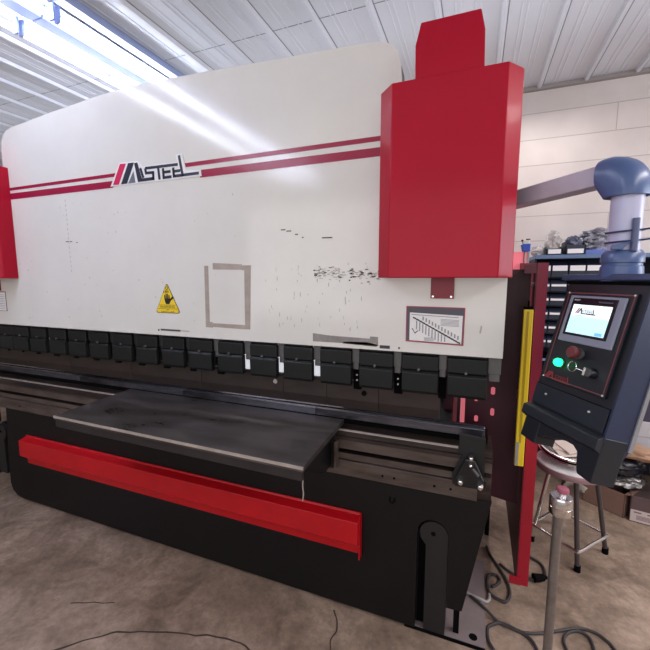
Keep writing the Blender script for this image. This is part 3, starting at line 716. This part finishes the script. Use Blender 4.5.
bm = bmesh.new(); box(bm, .015, .065, .120, .124, .007, .0076, 0, PD); obj('model_mark', bm, mat('mark_dim', (80, 84, 100), rough=.5), con)
# emergency stop
PM = lambda uu, vv: (lambda p: Vector(PD(uu + p[0], vv + p[1], p[2])))
bm = bmesh.new(); lathe(bm, [(0, .012), (.018, .012), (.018, .001), (.015, -.001)], (0, 0, 0), 24, PM(0, -.048)); eb = obj('emergency_button_collar', bm, WEDGE, con, smooth=True)
bm = bmesh.new(); lathe(bm, [(0, .038), (.017, .037), (.0195, .033), (.0195, .024), (.013, .020), (.011, .010)], (0, 0, 0), 24, PM(0, -.048)); obj('emergency_button', bm, EMRED, con, smooth=True)
# green lamp
bm = bmesh.new(); lathe(bm, [(0, .006), (.014, .006), (.015, .0), (.013, -.001)], (0, 0, 0), 24, PM(-.062, -.092)); obj('lamp_collar', bm, WEDGE, con, smooth=True)
bm = bmesh.new(); lathe(bm, [(0, .026), (.009, .024), (.0135, .017), (.0135, .006)], (0, 0, 0), 24, PM(-.062, -.092)); obj('green_lamp', bm, GREENL, con, smooth=True)
# key switch with key and ring
bm = bmesh.new(); lathe(bm, [(0, .016), (.010, .016), (.015, .006), (.016, -.001)], (0, 0, 0), 20, PM(.068, -.096)); obj('key_switch', bm, mat('switch_black', (22, 26, 34), rough=.3), con, smooth=True)
bm = bmesh.new(); box(bm, .064, .072, -.108, -.084, .016, .034, 0, PD); cyl(bm, PD(.068, -.096, .034), PD(.045, -.094, .040), .0022, n=8); kk = obj('key', bm, CHROME, con)
bm = bmesh.new(); tube(bm, [PD(.024 + .016 * math.cos(2 * PI * k / 24), -.092 + .016 * math.sin(2 * PI * k / 24), .036) for k in range(24)], .0017, 6, True); obj('key_ring', bm, CHROME, con, smooth=True)
# red maker's logo on the plate
bm = bmesh.new(); E0 = -.0006
stroke(bm, (-.114, -.152), (-.098, -.128), .006, fm, E0, E0 + .0008); stroke(bm, (-.104, -.152), (-.088, -.128), .007, fm, E0, E0 + .0008)
stroke(bm, (-.088, -.128), (-.080, -.150), .006, fm, E0, E0 + .0008)
add_text(bm, 'STEEL', .021, lambda x, y: PD(-.044 + x, -.143 + y, E0 + .0007)); stroke(bm, (-.080, -.151), (-.005, -.151), .004, fm, E0, E0 + .0008); stroke(bm, (-.019, -.131), (-.012, -.151), .004, fm, E0, E0 + .0008)
obj('plate_logo', bm, mat('plate_logo_red', (158, 52, 58), rough=.4), con)
# column, collar, elbow, arm
CX, CY = .418, 1.452
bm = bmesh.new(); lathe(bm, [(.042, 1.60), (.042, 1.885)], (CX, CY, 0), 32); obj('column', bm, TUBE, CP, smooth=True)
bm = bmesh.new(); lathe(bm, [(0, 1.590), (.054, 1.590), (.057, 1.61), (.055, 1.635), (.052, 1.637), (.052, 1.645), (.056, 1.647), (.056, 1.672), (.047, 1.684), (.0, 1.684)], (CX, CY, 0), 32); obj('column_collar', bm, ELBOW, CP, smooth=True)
d = Vector((-.6, .8, 0)).normalized(); s = Vector((d.y, -d.x, 0)); O = Vector((CX, CY, 0))
bm = bmesh.new()                                           # rounded elbow: lofted from the column up and over into the arm
for i in range(0, 1):
    prof = []
rings = []
def ring(center, ax1, ax2, r1, r2, n=24, pw=2.6):
    out = []
    for k in range(n):
        t = 2 * PI * k / n; c, s_ = math.cos(t), math.sin(t)
        out.append(bm.verts.new(center + ax1 * r1 * math.copysign(abs(c) ** (2 / pw), c) + ax2 * r2 * math.copysign(abs(s_) ** (2 / pw), s_)))
    return out
zc = 1.868; Rr = .057
for k in range(9):
    t = k / 8 * PI / 2                                     # sweep the section about the inner corner
    piv = O + d * Rr + Vector((0, 0, zc - .0))
    dirv = -d * math.cos(t) + Vector((0, 0, 1)) * math.sin(t)
    rad = Rr
    rings.append(ring(piv + dirv * rad * .92, s, dirv, .057, .055))
rings.insert(0, ring(O + Vector((0, 0, zc - .022)) + d * .004, s, -d, .057, .054))
rings.append(ring(O + d * (Rr + .012) + Vector((0, 0, zc + Rr * .92)), s, Vector((0, 0, 1)), .059, .053))
hull = bmesh.ops.convex_hull(bm, input=bm.verts[:])
bmesh.ops.delete(bm, geom=[v for v in bm.verts if not v.link_faces], context='VERTS')
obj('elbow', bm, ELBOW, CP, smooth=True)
bm = bmesh.new(); za = zc + Rr * .92
P0, P1 = O + d * .05 + Vector((0, 0, za)), O + d * .78 + Vector((0, 0, za))
q = [P + s * e * .035 + Vector((0, 0, .004 + f_ * .031)) for P in (P0, P1) for e, f_ in ((-1, -1), (1, -1), (1, 1), (-1, 1))]
V = [bm.verts.new(p) for p in q]
for fidx in ((0, 1, 2, 3), (7, 6, 5, 4), (0, 4, 5, 1), (1, 5, 6, 2), (2, 6, 7, 3), (3, 7, 4, 0)): bm.faces.new([V[i] for i in fidx])
obj('swing_arm', bm, ARM, CP, bevel=.003)
bm = bmesh.new(); box(bm, -.09, .02, 2.0, 2.14, za - .06, za + .06); obj('arm_bracket', bm, DARKBODY, CP, bevel=.004)
# cable, bands and clip on the column
bm = bmesh.new(); cyl(bm, (CX + .012, CY - .050, 1.68), (CX + .012, CY - .050, 1.775), .0095, n=12); obj('column_cable', bm, mat('cable_slate', (88, 94, 128), rough=.45), CP, smooth=True)
for z in (1.712, 1.742):
    bm = bmesh.new(); tube(bm, [(CX + .047 * math.cos(2 * PI * k / 28), CY + .052 * math.sin(2 * PI * k / 28), z + .004 * math.sin(2 * PI * k / 28 + 1)) for k in range(28)], .003, 6, True)
    tube(bm, smooth_path([(CX + .03, CY - .045, z), (CX + .07, CY - .05, z + .004), (CX + .12, CY - .03, z + .010)], 5), .003, 6)
    obj('cable_band', bm, mat('band_indigo', (50, 56, 98), rough=.5), CP, smooth=True)
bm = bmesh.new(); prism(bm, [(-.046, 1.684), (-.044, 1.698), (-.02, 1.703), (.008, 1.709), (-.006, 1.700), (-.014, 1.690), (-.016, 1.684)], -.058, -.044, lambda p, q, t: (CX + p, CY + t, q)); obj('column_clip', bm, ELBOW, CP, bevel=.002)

# ================================================================== EMERGENCY STOP STAND
ES = thing('emergency_stop_stand', (.31, 1.5, 0), 'slim steel pedestal with a round metal head and red mushroom button', 'emergency stop')
bm = bmesh.new(); lathe(bm, [(0, 0), (.11, 0), (.11, .01), (.02, .014), (0, .014)], (.31, 1.5, 0), 32); obj('pedestal_base', bm, POLE, ES, smooth=True)
bm = bmesh.new(); lathe(bm, [(0, .012), (.0155, .012), (.0165, .76), (0, .76)], (.312, 1.5, 0), 20); obj('pole', bm, POLE, ES, smooth=True)
bm = bmesh.new(); lathe(bm, [(0, .756), (.034, .756), (.037, .760), (.037, .786), (.0355, .787), (.0355, .789), (.037, .790), (.037, .818), (.034, .824), (0, .824)], (.318, 1.5, 0), 32); obj('head', bm, CHROME, ES, smooth=True)
bm = bmesh.new(); lathe(bm, [(0, .822), (.011, .822), (.011, .836), (0, .836)], (.321, 1.5, 0), 20); obj('button_stem', bm, CHROME, ES, smooth=True)
bm = bmesh.new(); lathe(bm, [(0, .834), (.013, .834), (.0195, .840), (.0205, .848), (.018, .855), (.010, .858), (0, .859)], (.321, 1.5, 0), 24); obj('button', bm, EMPINK, ES, smooth=True)

# ================================================================== STOOL and things on it
SX, SY = .545, 2.40
SO = thing('stool', (SX, SY, 0), 'round metal shop stool with white seat and chrome foot ring, behind the pedestal', 'stool')
bm = bmesh.new(); lathe(bm, [(0, .575), (.155, .577), (.174, .570), (.178, .562)], (SX, SY, 0), 40); obj('seat', bm, SEATW, SO, smooth=True)
bm = bmesh.new(); lathe(bm, [(.178, .566), (.183, .556), (.181, .535), (.168, .530), (0, .530)], (SX, SY, 0), 40); obj('seat_rim', bm, SEATRIM, SO, smooth=True)
feet = [(.585, 2.284), (.771, 2.506), (.549, 2.692), (.385, 2.47)]
tops = [(.548, 2.30), (.668, 2.42), (.555, 2.52), (.445, 2.40)]
for (fx, fy), (tx, ty) in zip(feet, tops):
    bm = bmesh.new(); cyl(bm, (fx, fy, 0.02), (tx, ty, .535), .0125, n=14); lg = obj('leg', bm, CHROME if fx < .5 else LEGDARK, SO, smooth=True)
    bm = bmesh.new(); lathe(bm, [(0, 0), (.017, 0), (.016, .035), (0, .036)], (fx, fy, 0), 14); obj('foot_cap', bm, VOID, lg, smooth=True)
rg = [(f[0] + (t[0] - f[0]) * .2, f[1] + (t[1] - f[1]) * .2, .12) for f, t in zip(feet, tops)]
ctr = Vector((sum(p[0] for p in rg) / 4, sum(p[1] for p in rg) / 4, .12))
bm = bmesh.new(); path = []
for i in range(4):
    A_, B_ = Vector(rg[i]), Vector(rg[(i + 1) % 4]); A_ = A_ + (A_ - ctr).normalized() * .02; B_ = B_ + (B_ - ctr).normalized() * .02
    for t in (.06, .5, .94): path.append(A_.lerp(B_, t))
tube(bm, smooth_path(path, 5, True), .0085, 8, True); obj('foot_ring', bm, CHROME, SO, smooth=True)

ctr = Vector((.560, 2.43, .612)); tx, ty = .04, -.10
def TR(p):
    x, y, z = p; return ctr + Vector((x, y, z + x * tx + .02 + y * .16))
TY = thing('round_tray', tuple(ctr), 'round chrome-banded tray holding cream papers, lying tilted on the stool', 'tray')
bm = bmesh.new(); lathe(bm, [(0, .0), (.176, .0), (.180, .004), (.180, .012), (.176, .014), (.176, .022), (.180, .024), (.180, .034), (.172, .036), (.168, .030), (.168, .006), (0, .006)], (0, 0, 0), 44, TR); obj('tray_band', bm, CHROME, TY, smooth=True)
bm = bmesh.new(); lathe(bm, [(.1765, .0135), (.1785, .0135), (.1785, .0225), (.1765, .0225)], (0, 0, 0), 44, TR); obj('band_groove', bm, VOID, TY)
PH = thing('paper_stack', tuple(ctr + Vector((0, 0, .04))), 'stack of loose cream paper sheets in the round chrome tray', 'papers')
for k, (ang, zz_, off) in enumerate(((.25, .012, (0, 0)), (-.15, .020, (.01, .012)), (.5, .028, (.015, .03)))):
    bm = bmesh.new(); ca, sa = math.cos(ang), math.sin(ang)
    prism(bm, [(off[0] + x * ca - y * sa, off[1] + x * sa + y * ca) for x, y in ((-.115, -.085), (.115, -.085), (.115, .085), (-.115, .085))], zz_, zz_ + .007, lambda p, q, t: tuple(TR((p, q, t))))
    obj('sheet', bm, CREAM, PH)
bm = bmesh.new()
RG = random.Random(5); g = [[bm.verts.new((.50 + .02 * i + RG.uniform(-.004, .004), 2.29 + .018 * j + RG.uniform(-.004, .004), .490 - .012 * abs(i - 2) - .02 * j + RG.uniform(-.006, .006))) for j in range(4)] for i in range(6)]
for i in range(5):
    for j in range(3): bm.faces.new((g[i][j], g[i + 1][j], g[i + 1][j + 1], g[i][j + 1]))
rag = obj('shop_rag', bm, CLOTHW, None, smooth=True, recalc=False); sm = rag.modifiers.new('solid', 'SOLIDIFY'); sm.thickness = .003; sm.offset = -1
rag.location.z += .035
tag(rag, 'small crumpled white rag hanging under the stool seat', 'rag')

# ================================================================== SHELVING and its bins
SH = thing('storage_shelf', (.86, 3.42, 0), 'blue-grey steel shelving unit full of small bins against the back wall', 'shelf')
X0, X1 = .40, 1.62
bm = bmesh.new(); box(bm, X0, X1, 3.225, 3.66, 1.740, 1.768); obj('top_shelf', bm, SHELFM, SH, bevel=.002)
for z in (1.605, 1.50, 1.395, 1.29, 1.185, 1.08, .975, .79, .36):
    bm = bmesh.new(); box(bm, X0 + .012, X1 - .012, 3.27, 3.65, z - .006, z); obj('shelf_board', bm, SHELFD, SH)
for x in (X0, X1 - .012):
    bm = bmesh.new(); box(bm, x, x + .012, 3.25, 3.66, 0, 1.74); obj('side_panel', bm, SHELFD, SH)
bx('back_sheet', SHELFD, SH, X0 + .012, X1 - .012, 3.65, 3.66, .02, 1.74)
bx('shelf_edge', mat('shelf_light', (190, 190, 198), rough=.5), SH, X0 + .012, X1 - .012, 3.262, 3.27, .778, .80)
bx('shelf_edge', mat('shelf_pale_blue', (120, 140, 175), rough=.5), SH, X0 + .012, X1 - .012, 3.262, 3.27, .972, .99)
def bin_mesh(x, z, w, h, y=3.255, dep=.30):
    bm = bmesh.new()
    prism(bm, [(y, z), (y + dep, z), (y + dep, z + h), (y + .05, z + h), (y, z + h * .72)], x, x + w, YZ)
    return bm
pb = None
rows = [(1.607, .108, 'top row under the shelf top'), (1.502, .086, 'second row from top'), (1.397, .086, 'third row from top'), (1.292, .086, 'fourth row from top'), (1.187, .086, 'fifth row from top'), (1.082, .086, 'sixth row from top')]
colx = [.412, .514, .624, .730]
cnames = ['leftmost', 'second from left', 'third from left', 'fourth from left']
vis = [4, 3, 2, 2, 2, 2]
bin_protos = {}
for r, (z, h, rn) in enumerate(rows):
    for k in range(vis[r]):
        w_ = .098 if k == 0 else .104; key = (h, w_)
        lab = 'dark shelf bin with white label, %s, %s' % (rn, cnames[k])
        if key not in bin_protos:
            t = thing('shelf_bin', (colx[k], 3.255, z), lab, 'storage bin', 'labelled bins on the shelving')
            obj('bin_body', bin_mesh(colx[k], z, w_, h), BIN, t, bevel=.002)
            bm = bmesh.new(); hh = h * .30 if r == 0 else .024
            box(bm, colx[k] + .006, colx[k] + w_ - .004, 3.2495, 3.2545, z + h * .42, z + h * .42 + .038 if r == 0 else z + h * .30 + .026); obj('label_card', bm, CARD, t)
            bin_protos[key] = (t, colx[k], z)
        else:
            t0, x0_, z0_ = bin_protos[key]
            t = copy_tree(t0, Vector((colx[k], 3.255, z))); t['label'] = lab
t = thing('drawer_box', (1.16, 3.255, .80), 'dark bin on the shelf just right of the console edge, above the pale shelf strip', 'storage bin')
obj('bin_body', bin_mesh(1.06, .80, .26, .15), BIN, t, bevel=.002); bx('bin_clip', BLUEP, t, 1.135, 1.15, 3.248, 3.258, .88, .93)
t = thing('drawer_box', (1.16, 3.255, .61), 'wide plum-grey box on lower shelf right of the console', 'storage box')
bx('box_body', BINP, t, .95, 1.45, 3.252, 3.55, .585, .775, .004)
bx('box_rim', mat('rim_plum', (74, 70, 88), rough=.6), t, .945, 1.455, 3.246, 3.256, .755, .777)
t = thing('white_carton', (1.16, 3.255, .36), 'white carton on bottom shelf behind the heap of bags', 'carton')
bx('carton_body', mat('carton_white', (190, 186, 190), rough=.6, var=.05, scale=5), t, .92, 1.45, 3.25, 3.55, .36, .584, .004)
bx('carton_tape', mat('carton_tape', (168, 164, 168), rough=.4), t, .92, 1.45, 3.2475, 3.2505, .47, .478)

# open bins and bags on top of the shelving
def blob(name, c, r, mt, label=None, cat=None, amp=.25, freq=2.2, seed=0, parent=None, rot=0.0, group=None, flat=True, sub=4):
    bm = bmesh.new(); bmesh.ops.create_icosphere(bm, subdivisions=sub, radius=1)
    for v in bm.verts:
        p = v.co.copy(); k = 1 + amp * noise.noise(p * freq + Vector((seed, seed * 2.3, 1))) + amp * .5 * noise.noise(p * freq * 2.7 + Vector((seed, 0, 4)))
        p *= k
        if flat and p.z < -.75: p.z = -.75
        x, y, z = p.x * r[0], p.y * r[1], p.z * r[2]
        v.co = Vector((c[0] + x * math.cos(rot) - y * math.sin(rot), c[1] + x * math.sin(rot) + y * math.cos(rot), c[2] + z))
    o = obj(name, bm, mt, parent, smooth=True)
    if label: tag(o, label, cat, group)
    return o
for x0, x1, h, lab in ((.468, .572, .062, 'dark open bin with white label on top of the shelving, nearer the guard'), (.590, .712, .095, 'larger dark open bin with white label on shelf top, left of console column')):
    t = thing('open_bin', ((x0 + x1) / 2, 3.235, 1.768), lab, 'storage bin', 'open bins on top of the shelving')
    bm = bmesh.new(); y0_, y1_, z0_ = 3.235, 3.40, 1.768
    box(bm, x0, x1, y0_, y0_ + .005, z0_, z0_ + h * .72); box(bm, x0, x1, y1_ - .005, y1_, z0_, z0_ + h); box(bm, x0, x1, y0_, y1_, z0_, z0_ + .005)
    for xx in (x0, x1 - .005): prism(bm, [(y0_, z0_), (y1_, z0_), (y1_, z0_ + h), (y0_ + .06, z0_ + h), (y0_, z0_ + h * .72)], xx, xx + .005, YZ)
    obj('bin_body', bm, BIN, t)
    bx('label_card', CARD, t, x0 + .012, x1 - .012, 3.2295, 3.2345, z0_ + .008, z0_ + .040)
blob('plastic_bag', (.520, 3.32, 1.855), (.055, .055, .085), CLEAR, 'clear plastic bag of parts sticking up from the smaller open bin', 'bag', .45, 1.8, 3)
blob('parts_bag', (.650, 3.315, 1.850), (.052, .06, .055), mat('dark_parts', (70, 76, 100), rough=.4, var=.3, scale=14, bump=.5), 'dark bag of parts filling the larger open bin', 'bag', .3, 2, 5)
blob('plastic_bag', (.425, 3.33, 1.797), (.045, .07, .040), CLEAR, 'clear crumpled plastic bag at the left end of the shelf top', 'bag', .35, 2, 8)
blob('parts_bag', (.800, 3.36, 1.845), (.085, .08, .060), BAGGREY, 'crumpled silvery bag of small parts behind the console column', 'bag', .4, 2.2, 11)
blob('parts_bag', (.800, 3.40, 1.915), (.095, .07, .045), BAGGREY, 'folded grey plastic bag lying on the silvery bag', 'bag', .5, 2.0, 17)
bx_ = bmesh.new(); box(bx_, .715, .86, 3.25, 3.36, 1.768, 1.800); tag(obj('blue_tray', bx_, mat('tray_blue', (96, 118, 190), rough=.4), None, bevel=.004), 'low blue tray under the silvery bag on the shelf top', 'tray')

# ================================================================== CARTONS AND HEAP on the floor
def carton(name, A_, B_, dep, hA, label, wall, inside):
    A_, B_ = Vector((*A_, 0)), Vector((*B_, 0)); e = (B_ - A_); L_ = e.length; e.normalize(); nrm = Vector((-e.y, e.x, 0))
    if nrm.y < 0: nrm = -nrm
    F = lambda x, y, z: tuple(A_ + e * x + nrm * y + Vector((0, 0, z)))
    t = thing(name, tuple((A_ + B_) / 2), label, 'box')
    bm = bmesh.new(); th = .006
    box(bm, 0, L_, 0, th, 0, hA, 0, F); box(bm, 0, L_, dep - th, dep, 0, hA, 0, F); box(bm, 0, th, 0, dep, 0, hA, 0, F); box(bm, L_ - th, L_, 0, dep, 0, hA, 0, F); box(bm, 0, L_, 0, dep, 0, th, 0, F)
    obj('carton_body', bm, wall, t)
    bm = bmesh.new(); box(bm, th, L_ - th, th, dep - th, hA * .72, hA * .74, 0, F); obj('carton_contents', bm, inside, t)
    return t, F, L_
t, F, L_ = carton('cardboard_box', (.785, 3.09), (.985, 2.94), .20, .165, 'plain open cardboard box on the floor behind the stool', KRAFT, KRAFTD)
bm = bmesh.new(); v4 = [F(.0, .196, .165), F(L_, .196, .165), F(L_ + .005, .23, .235), F(.0, .23, .235)]
bm.faces.new([bm.verts.new(p) for p in v4]); fo = obj('carton_flap', bm, KRAFTD, t, recalc=False)
bm = bmesh.new(); v4 = [F(L_ - .003, 0, .165), F(L_ - .003, .2, .165), F(L_ + .035, .2, .185), F(L_ + .035, .01, .175)]
bm.faces.new([bm.verts.new(p) for p in v4]); obj('carton_flap', bm, KRAFT, t, recalc=False)
t, F, L_ = carton('cardboard_box', (1.012, 2.925), (1.33, 2.86), .24, .175, 'dark topped cardboard box with a printed white label, at right edge of the photo', mat('cardboard_dark', (96, 78, 78), rough=.8, var=.08), KRAFTD)
bm = bmesh.new(); box(bm, .004, .22, -.0015, .0, .006, .085, 0, F); ll = obj('shipping_label', bm, mat('label_pale', (200, 186, 186), rough=.6), t)
bm = bmesh.new()
for k in range(4): box(bm, .035, .16, -.0022, -.0015, .022 + k * .008, .026 + k * .008, 0, F)
box(bm, .02, .06, -.0022, -.0015, .065, .075, 0, F); box(bm, .09, .13, -.0022, -.0015, .065, .075, 0, F)
obj('label_print', bm, mat('print_brown', (128, 108, 108), rough=.7), ll)
blob('silver_bag', (1.0, 3.06, .225), (.12, .09, .055), SILVER, 'crinkled silver plastic bag lying over the open cartons', 'bag', .3, 2.2, 2)
blob('black_bag', (.97, 3.05, .33), (.14, .09, .060), BLKBAG, 'black plastic bag in the heap above the silver bag', 'bag', .25, 2, 6)
blob('paper_sack', (1.24, 3.0, .325), (.11, .10, .12), SACK, 'taupe paper sack at right edge of the photo, on the dark carton', 'sack', .2, 1.6, 9)
blob('kraft_wrap', (1.045, 3.03, .435), (.155, .075, .050), KPAPER, 'bundle of brown kraft paper on top of the bag heap', 'wrapping paper', .2, 1.5, 13, rot=-.35)
bm = bmesh.new()
apex = (.93, 3.18, .66); base = [(.86, 3.10, .40), (1.02, 3.12, .42), (1.06, 3.2, .44), (.88, 3.21, .40)]
pv = [bm.verts.new(p) for p in base]; tv = [bm.verts.new((apex[0] + dx, apex[1] + dy, apex[2] + dz)) for dx, dy, dz in ((-.02, -.01, 0), (.012, -.01, -.012), (.016, .012, -.012), (-.02, .012, 0))]
bm.faces.new(pv[::-1]); bm.faces.new(tv)
for i in range(4): bm.faces.new((pv[i], pv[(i + 1) % 4], tv[(i + 1) % 4], tv[i]))
bmesh.ops.subdivide_edges(bm, edges=bm.edges[:], cuts=4, use_grid_fill=True)
for v in bm.verts: v.co += Vector((noise.noise(v.co * 12), noise.noise(v.co * 12 + Vector((5, 0, 0))), 0)) * .012
tag(obj('black_cloth', bm, mat('black_cloth', (26, 28, 44), rough=.8), None, smooth=True), 'peaked dark cloth bag leaning against the white carton', 'bag')

# ================================================================== CABLES on the floor
def cable(name, pts, r, m, label, zend=None):
    P = [(x, y, r * 1.02 + (.018 if (x < .108 and y > 1.6) else 0)) for x, y in pts]
    if zend: P[0] = (P[0][0], P[0][1], zend)
    bm = bmesh.new(); tube(bm, smooth_path(P, 6), r, 8); return tag(obj(name, bm, m, None, smooth=True), label, 'cable', 'cables on the floor')
cable('power_cable', [(-.04, 1.93), (.001, 1.901), (.033, 1.874), (.1, 1.819), (.166, 1.775), (.209, 1.765), (.266, 1.758), (.337, 1.781), (.389, 1.809), (.455, 1.848), (.486, 1.866), (.532, 1.881), (.573, 1.876), (.598, 1.858), (.62, 1.829), (.637, 1.77)], .0065, CABLE,
      'long dark cable running from the machine foot past the pedestal to the right')
cable('loose_cable', [(.545, 1.72), (.543, 1.774), (.542, 1.828), (.525, 1.852), (.499, 1.858), (.465, 1.839), (.439, 1.808), (.429, 1.774), (.433, 1.736), (.446, 1.69)], .0065, CABLE, 'dark cable loop on the floor right of the pedestal pole')
cable('loose_cable', [(.159, 1.58), (.141, 1.616), (.122, 1.651), (.116, 1.682), (.117, 1.714), (.125, 1.735), (.164, 1.769), (.197, 1.771), (.23, 1.762), (.262, 1.754), (.288, 1.738), (.305, 1.715), (.315, 1.675), (.315, 1.62)], .0075, CABLE, 'big cable loop on the floor beside the base plate, left of the pedestal')
cable('coiled_cable', [(.128, 2.30), (.138, 2.248), (.163, 2.19), (.197, 2.116), (.224, 2.038), (.228, 1.964), (.206, 1.91), (.175, 1.911), (.152, 1.921), (.130, 1.943), (.122, 1.988), (.124, 2.04), (.139, 2.073), (.173, 2.076), (.186, 2.044), (.17, 2.009), (.145, 1.986)], .0075, CABLE, 'coiled dark hose with tight curl beside the far corner of the base plate')
cable('pale_hose', [(.02, 1.88), (.04, 1.87), (.087, 1.86), (.114, 1.874), (.129, 1.895), (.131, 1.93)], .0075, CABLEG, 'short pale grey hose end lying on the steel base plate')
t = thing('plug_cable', (.388, 2.124, 0), 'black cable with a black plug lying right of the guard bottom', 'cable')
bm = bmesh.new(); tube(bm, smooth_path([(x, y, .0075) for x, y in ((.32, 2.31), (.361, 2.293), (.394, 2.272), (.414, 2.24), (.417, 2.195), (.411, 2.155), (.388, 2.124), (.364, 2.114), (.317, 2.118), (.269, 2.121), (.226, 2.142), (.193, 2.177))], 6), .007, 8); obj('cord', bm, CABLE, t, smooth=True)
bm = bmesh.new(); cyl(bm, (.352, 2.110, .024), (.400, 2.132, .024), .022, .017, n=16); cyl(bm, (.400, 2.132, .024), (.416, 2.139, .024), .010, n=12); obj('plug', bm, VOID, t, smooth=True)
bm = bmesh.new()
for dy in (-.005, .005): cyl(bm, (.412, 2.137 + dy, .026), (.432, 2.146 + dy, .026), .0025, n=8)
obj('plug_prong', bm, CHROME, t)

# ================================================================== CEILING LIGHTS
LAMPM = mat('tube_glow', (235, 240, 255), rough=.4, emit=(226, 234, 255), estr=32)
FIXM = mat('fixture_blue_white', (150, 164, 206), rough=.45)
fp = None
names = ['fluorescent strip light over the ram, nearest the back wall', 'fluorescent strip light in front of the ram, second of its row', 'fluorescent strip light above the photographer side, third of its row', 'fluorescent strip light at the front end of its row']
for k, y0_ in enumerate((1.575, .355, -.865, -2.085)):
    if fp is None:
        t = thing('strip_light', (-2.37, y0_, 3.10), names[0], 'ceiling light', 'fluorescent strip lights in one row')
        bm = bmesh.new(); prism(bm, [(-2.44, 3.105), (-2.41, 3.045), (-2.32, 3.045), (-2.29, 3.105)], y0_, y0_ + 1.21, XZ); obj('housing', bm, FIXM, t, bevel=.003)
        bm = bmesh.new(); prism(bm, [(-2.50, 3.09), (-2.44, 3.105), (-2.29, 3.105), (-2.23, 3.09), (-2.23, 3.095), (-2.29, 3.112), (-2.44, 3.112), (-2.50, 3.095)], y0_, y0_ + 1.21, XZ); obj('reflector', bm, mat('reflector_white', (236, 238, 246), rough=.4), t)
        for x in (-2.525, -2.215):
            bm = bmesh.new(); cyl(bm, (x, y0_ + .02, 3.02), (x, y0_ + 1.19, 3.02), .0165, n=16); tb = obj('tube', bm, LAMPM, t, smooth=True)
            for yy in (y0_, y0_ + 1.19):
                bm = bmesh.new(); box(bm, x - .018, x + .018, yy + .004, yy + .016, 3.0, 3.085); obj('lamp_holder', bm, FIXM, tb)
        fp = t
    else:
        t = copy_tree(fp, Vector((-2.37, y0_, 3.10))); t['label'] = names[k]

def area(name, loc, sx, sy, power, col, rot=(0, 0, 0)):
    ld = bpy.data.lights.new(name, 'AREA'); ld.shape = 'RECTANGLE'; ld.size = sx; ld.size_y = sy; ld.energy = power; ld.color = col
    o = bpy.data.objects.new(name, ld); COL.objects.link(o); o.location = loc; o.rotation_euler = rot; return o
area('right_row_light', (2.3, .3, 3.0), .3, 4.0, 95, (1, .95, .93))
area('right_ceiling_fill', (2.3, .6, 2.7), .3, 4.0, 10, (1, .96, .95), (PI, 0, 0))  # added upward fill to brighten the ceiling at the right
area('front_fill', (-1.0, -2.9, 1.9), 6.0, 1.9, 60, (1, .98, .96), (PI / 2, 0, 0))  # added soft frontal fill for the ram, no real source
area('front_ceiling_fill', (-.4, -.6, 2.75), 3.6, .3, 11, (1, .97, .96), (PI, 0, 0))  # added upward fill for the ceiling in front of the machine
area('rear_ceiling_fill', (-2.0, 2.45, 2.5), 7.0, .5, 16, (.80, .87, 1), (PI, 0, 0))  # added bluish fill for the ceiling above and behind the ram
area('rear_fill', (-.9, 3.2, 2.95), 3.2, .3, 22, (1, .96, .95))  # added lamp to light the space behind the machine
area('side_fill', (4.8, 2.1, 2.0), 2.4, 1.4, 85, (.80, .88, 1), (PI / 2, 0, PI / 2))  # added cool fill for the cover chamfers and console side

# world: even grey ambient fill, entering where no front wall is built
w = bpy.data.worlds.new('shop_world'); SC.world = w; w.use_nodes = True
w.node_tree.nodes['Background'].inputs['Color'].default_value = (.95, .94, .96, 1)
w.node_tree.nodes['Background'].inputs['Strength'].default_value = .35

# ================================================================== CAMERA
cd = bpy.data.cameras.new('camera'); cam = bpy.data.objects.new('camera', cd); COL.objects.link(cam); SC.camera = cam
cd.sensor_width = 36; cd.lens = 36 * 379.75 / 650; cd.clip_start = .02
yaw, pitch, roll = .37714, .12256, .00097
fwd = Vector((-math.sin(yaw) * math.cos(pitch), math.cos(yaw) * math.cos(pitch), -math.sin(pitch)))
rt = Vector((math.cos(yaw), math.sin(yaw), 0)); dn = fwd.cross(rt)
r2 = rt * math.cos(roll) + dn * math.sin(roll); d2 = -rt * math.sin(roll) + dn * math.cos(roll)
M = Matrix((( r2.x, -d2.x, -fwd.x, 0), (r2.y, -d2.y, -fwd.y, 0), (r2.z, -d2.z, -fwd.z, 1.6), (0, 0, 0, 1)))
cam.matrix_world = M

SC.view_settings.view_transform = 'Standard'; SC.view_settings.look = 'None'; SC.view_settings.exposure = 0.06
SC.cycles.use_denoising = True
SC.cycles.max_bounces = 8
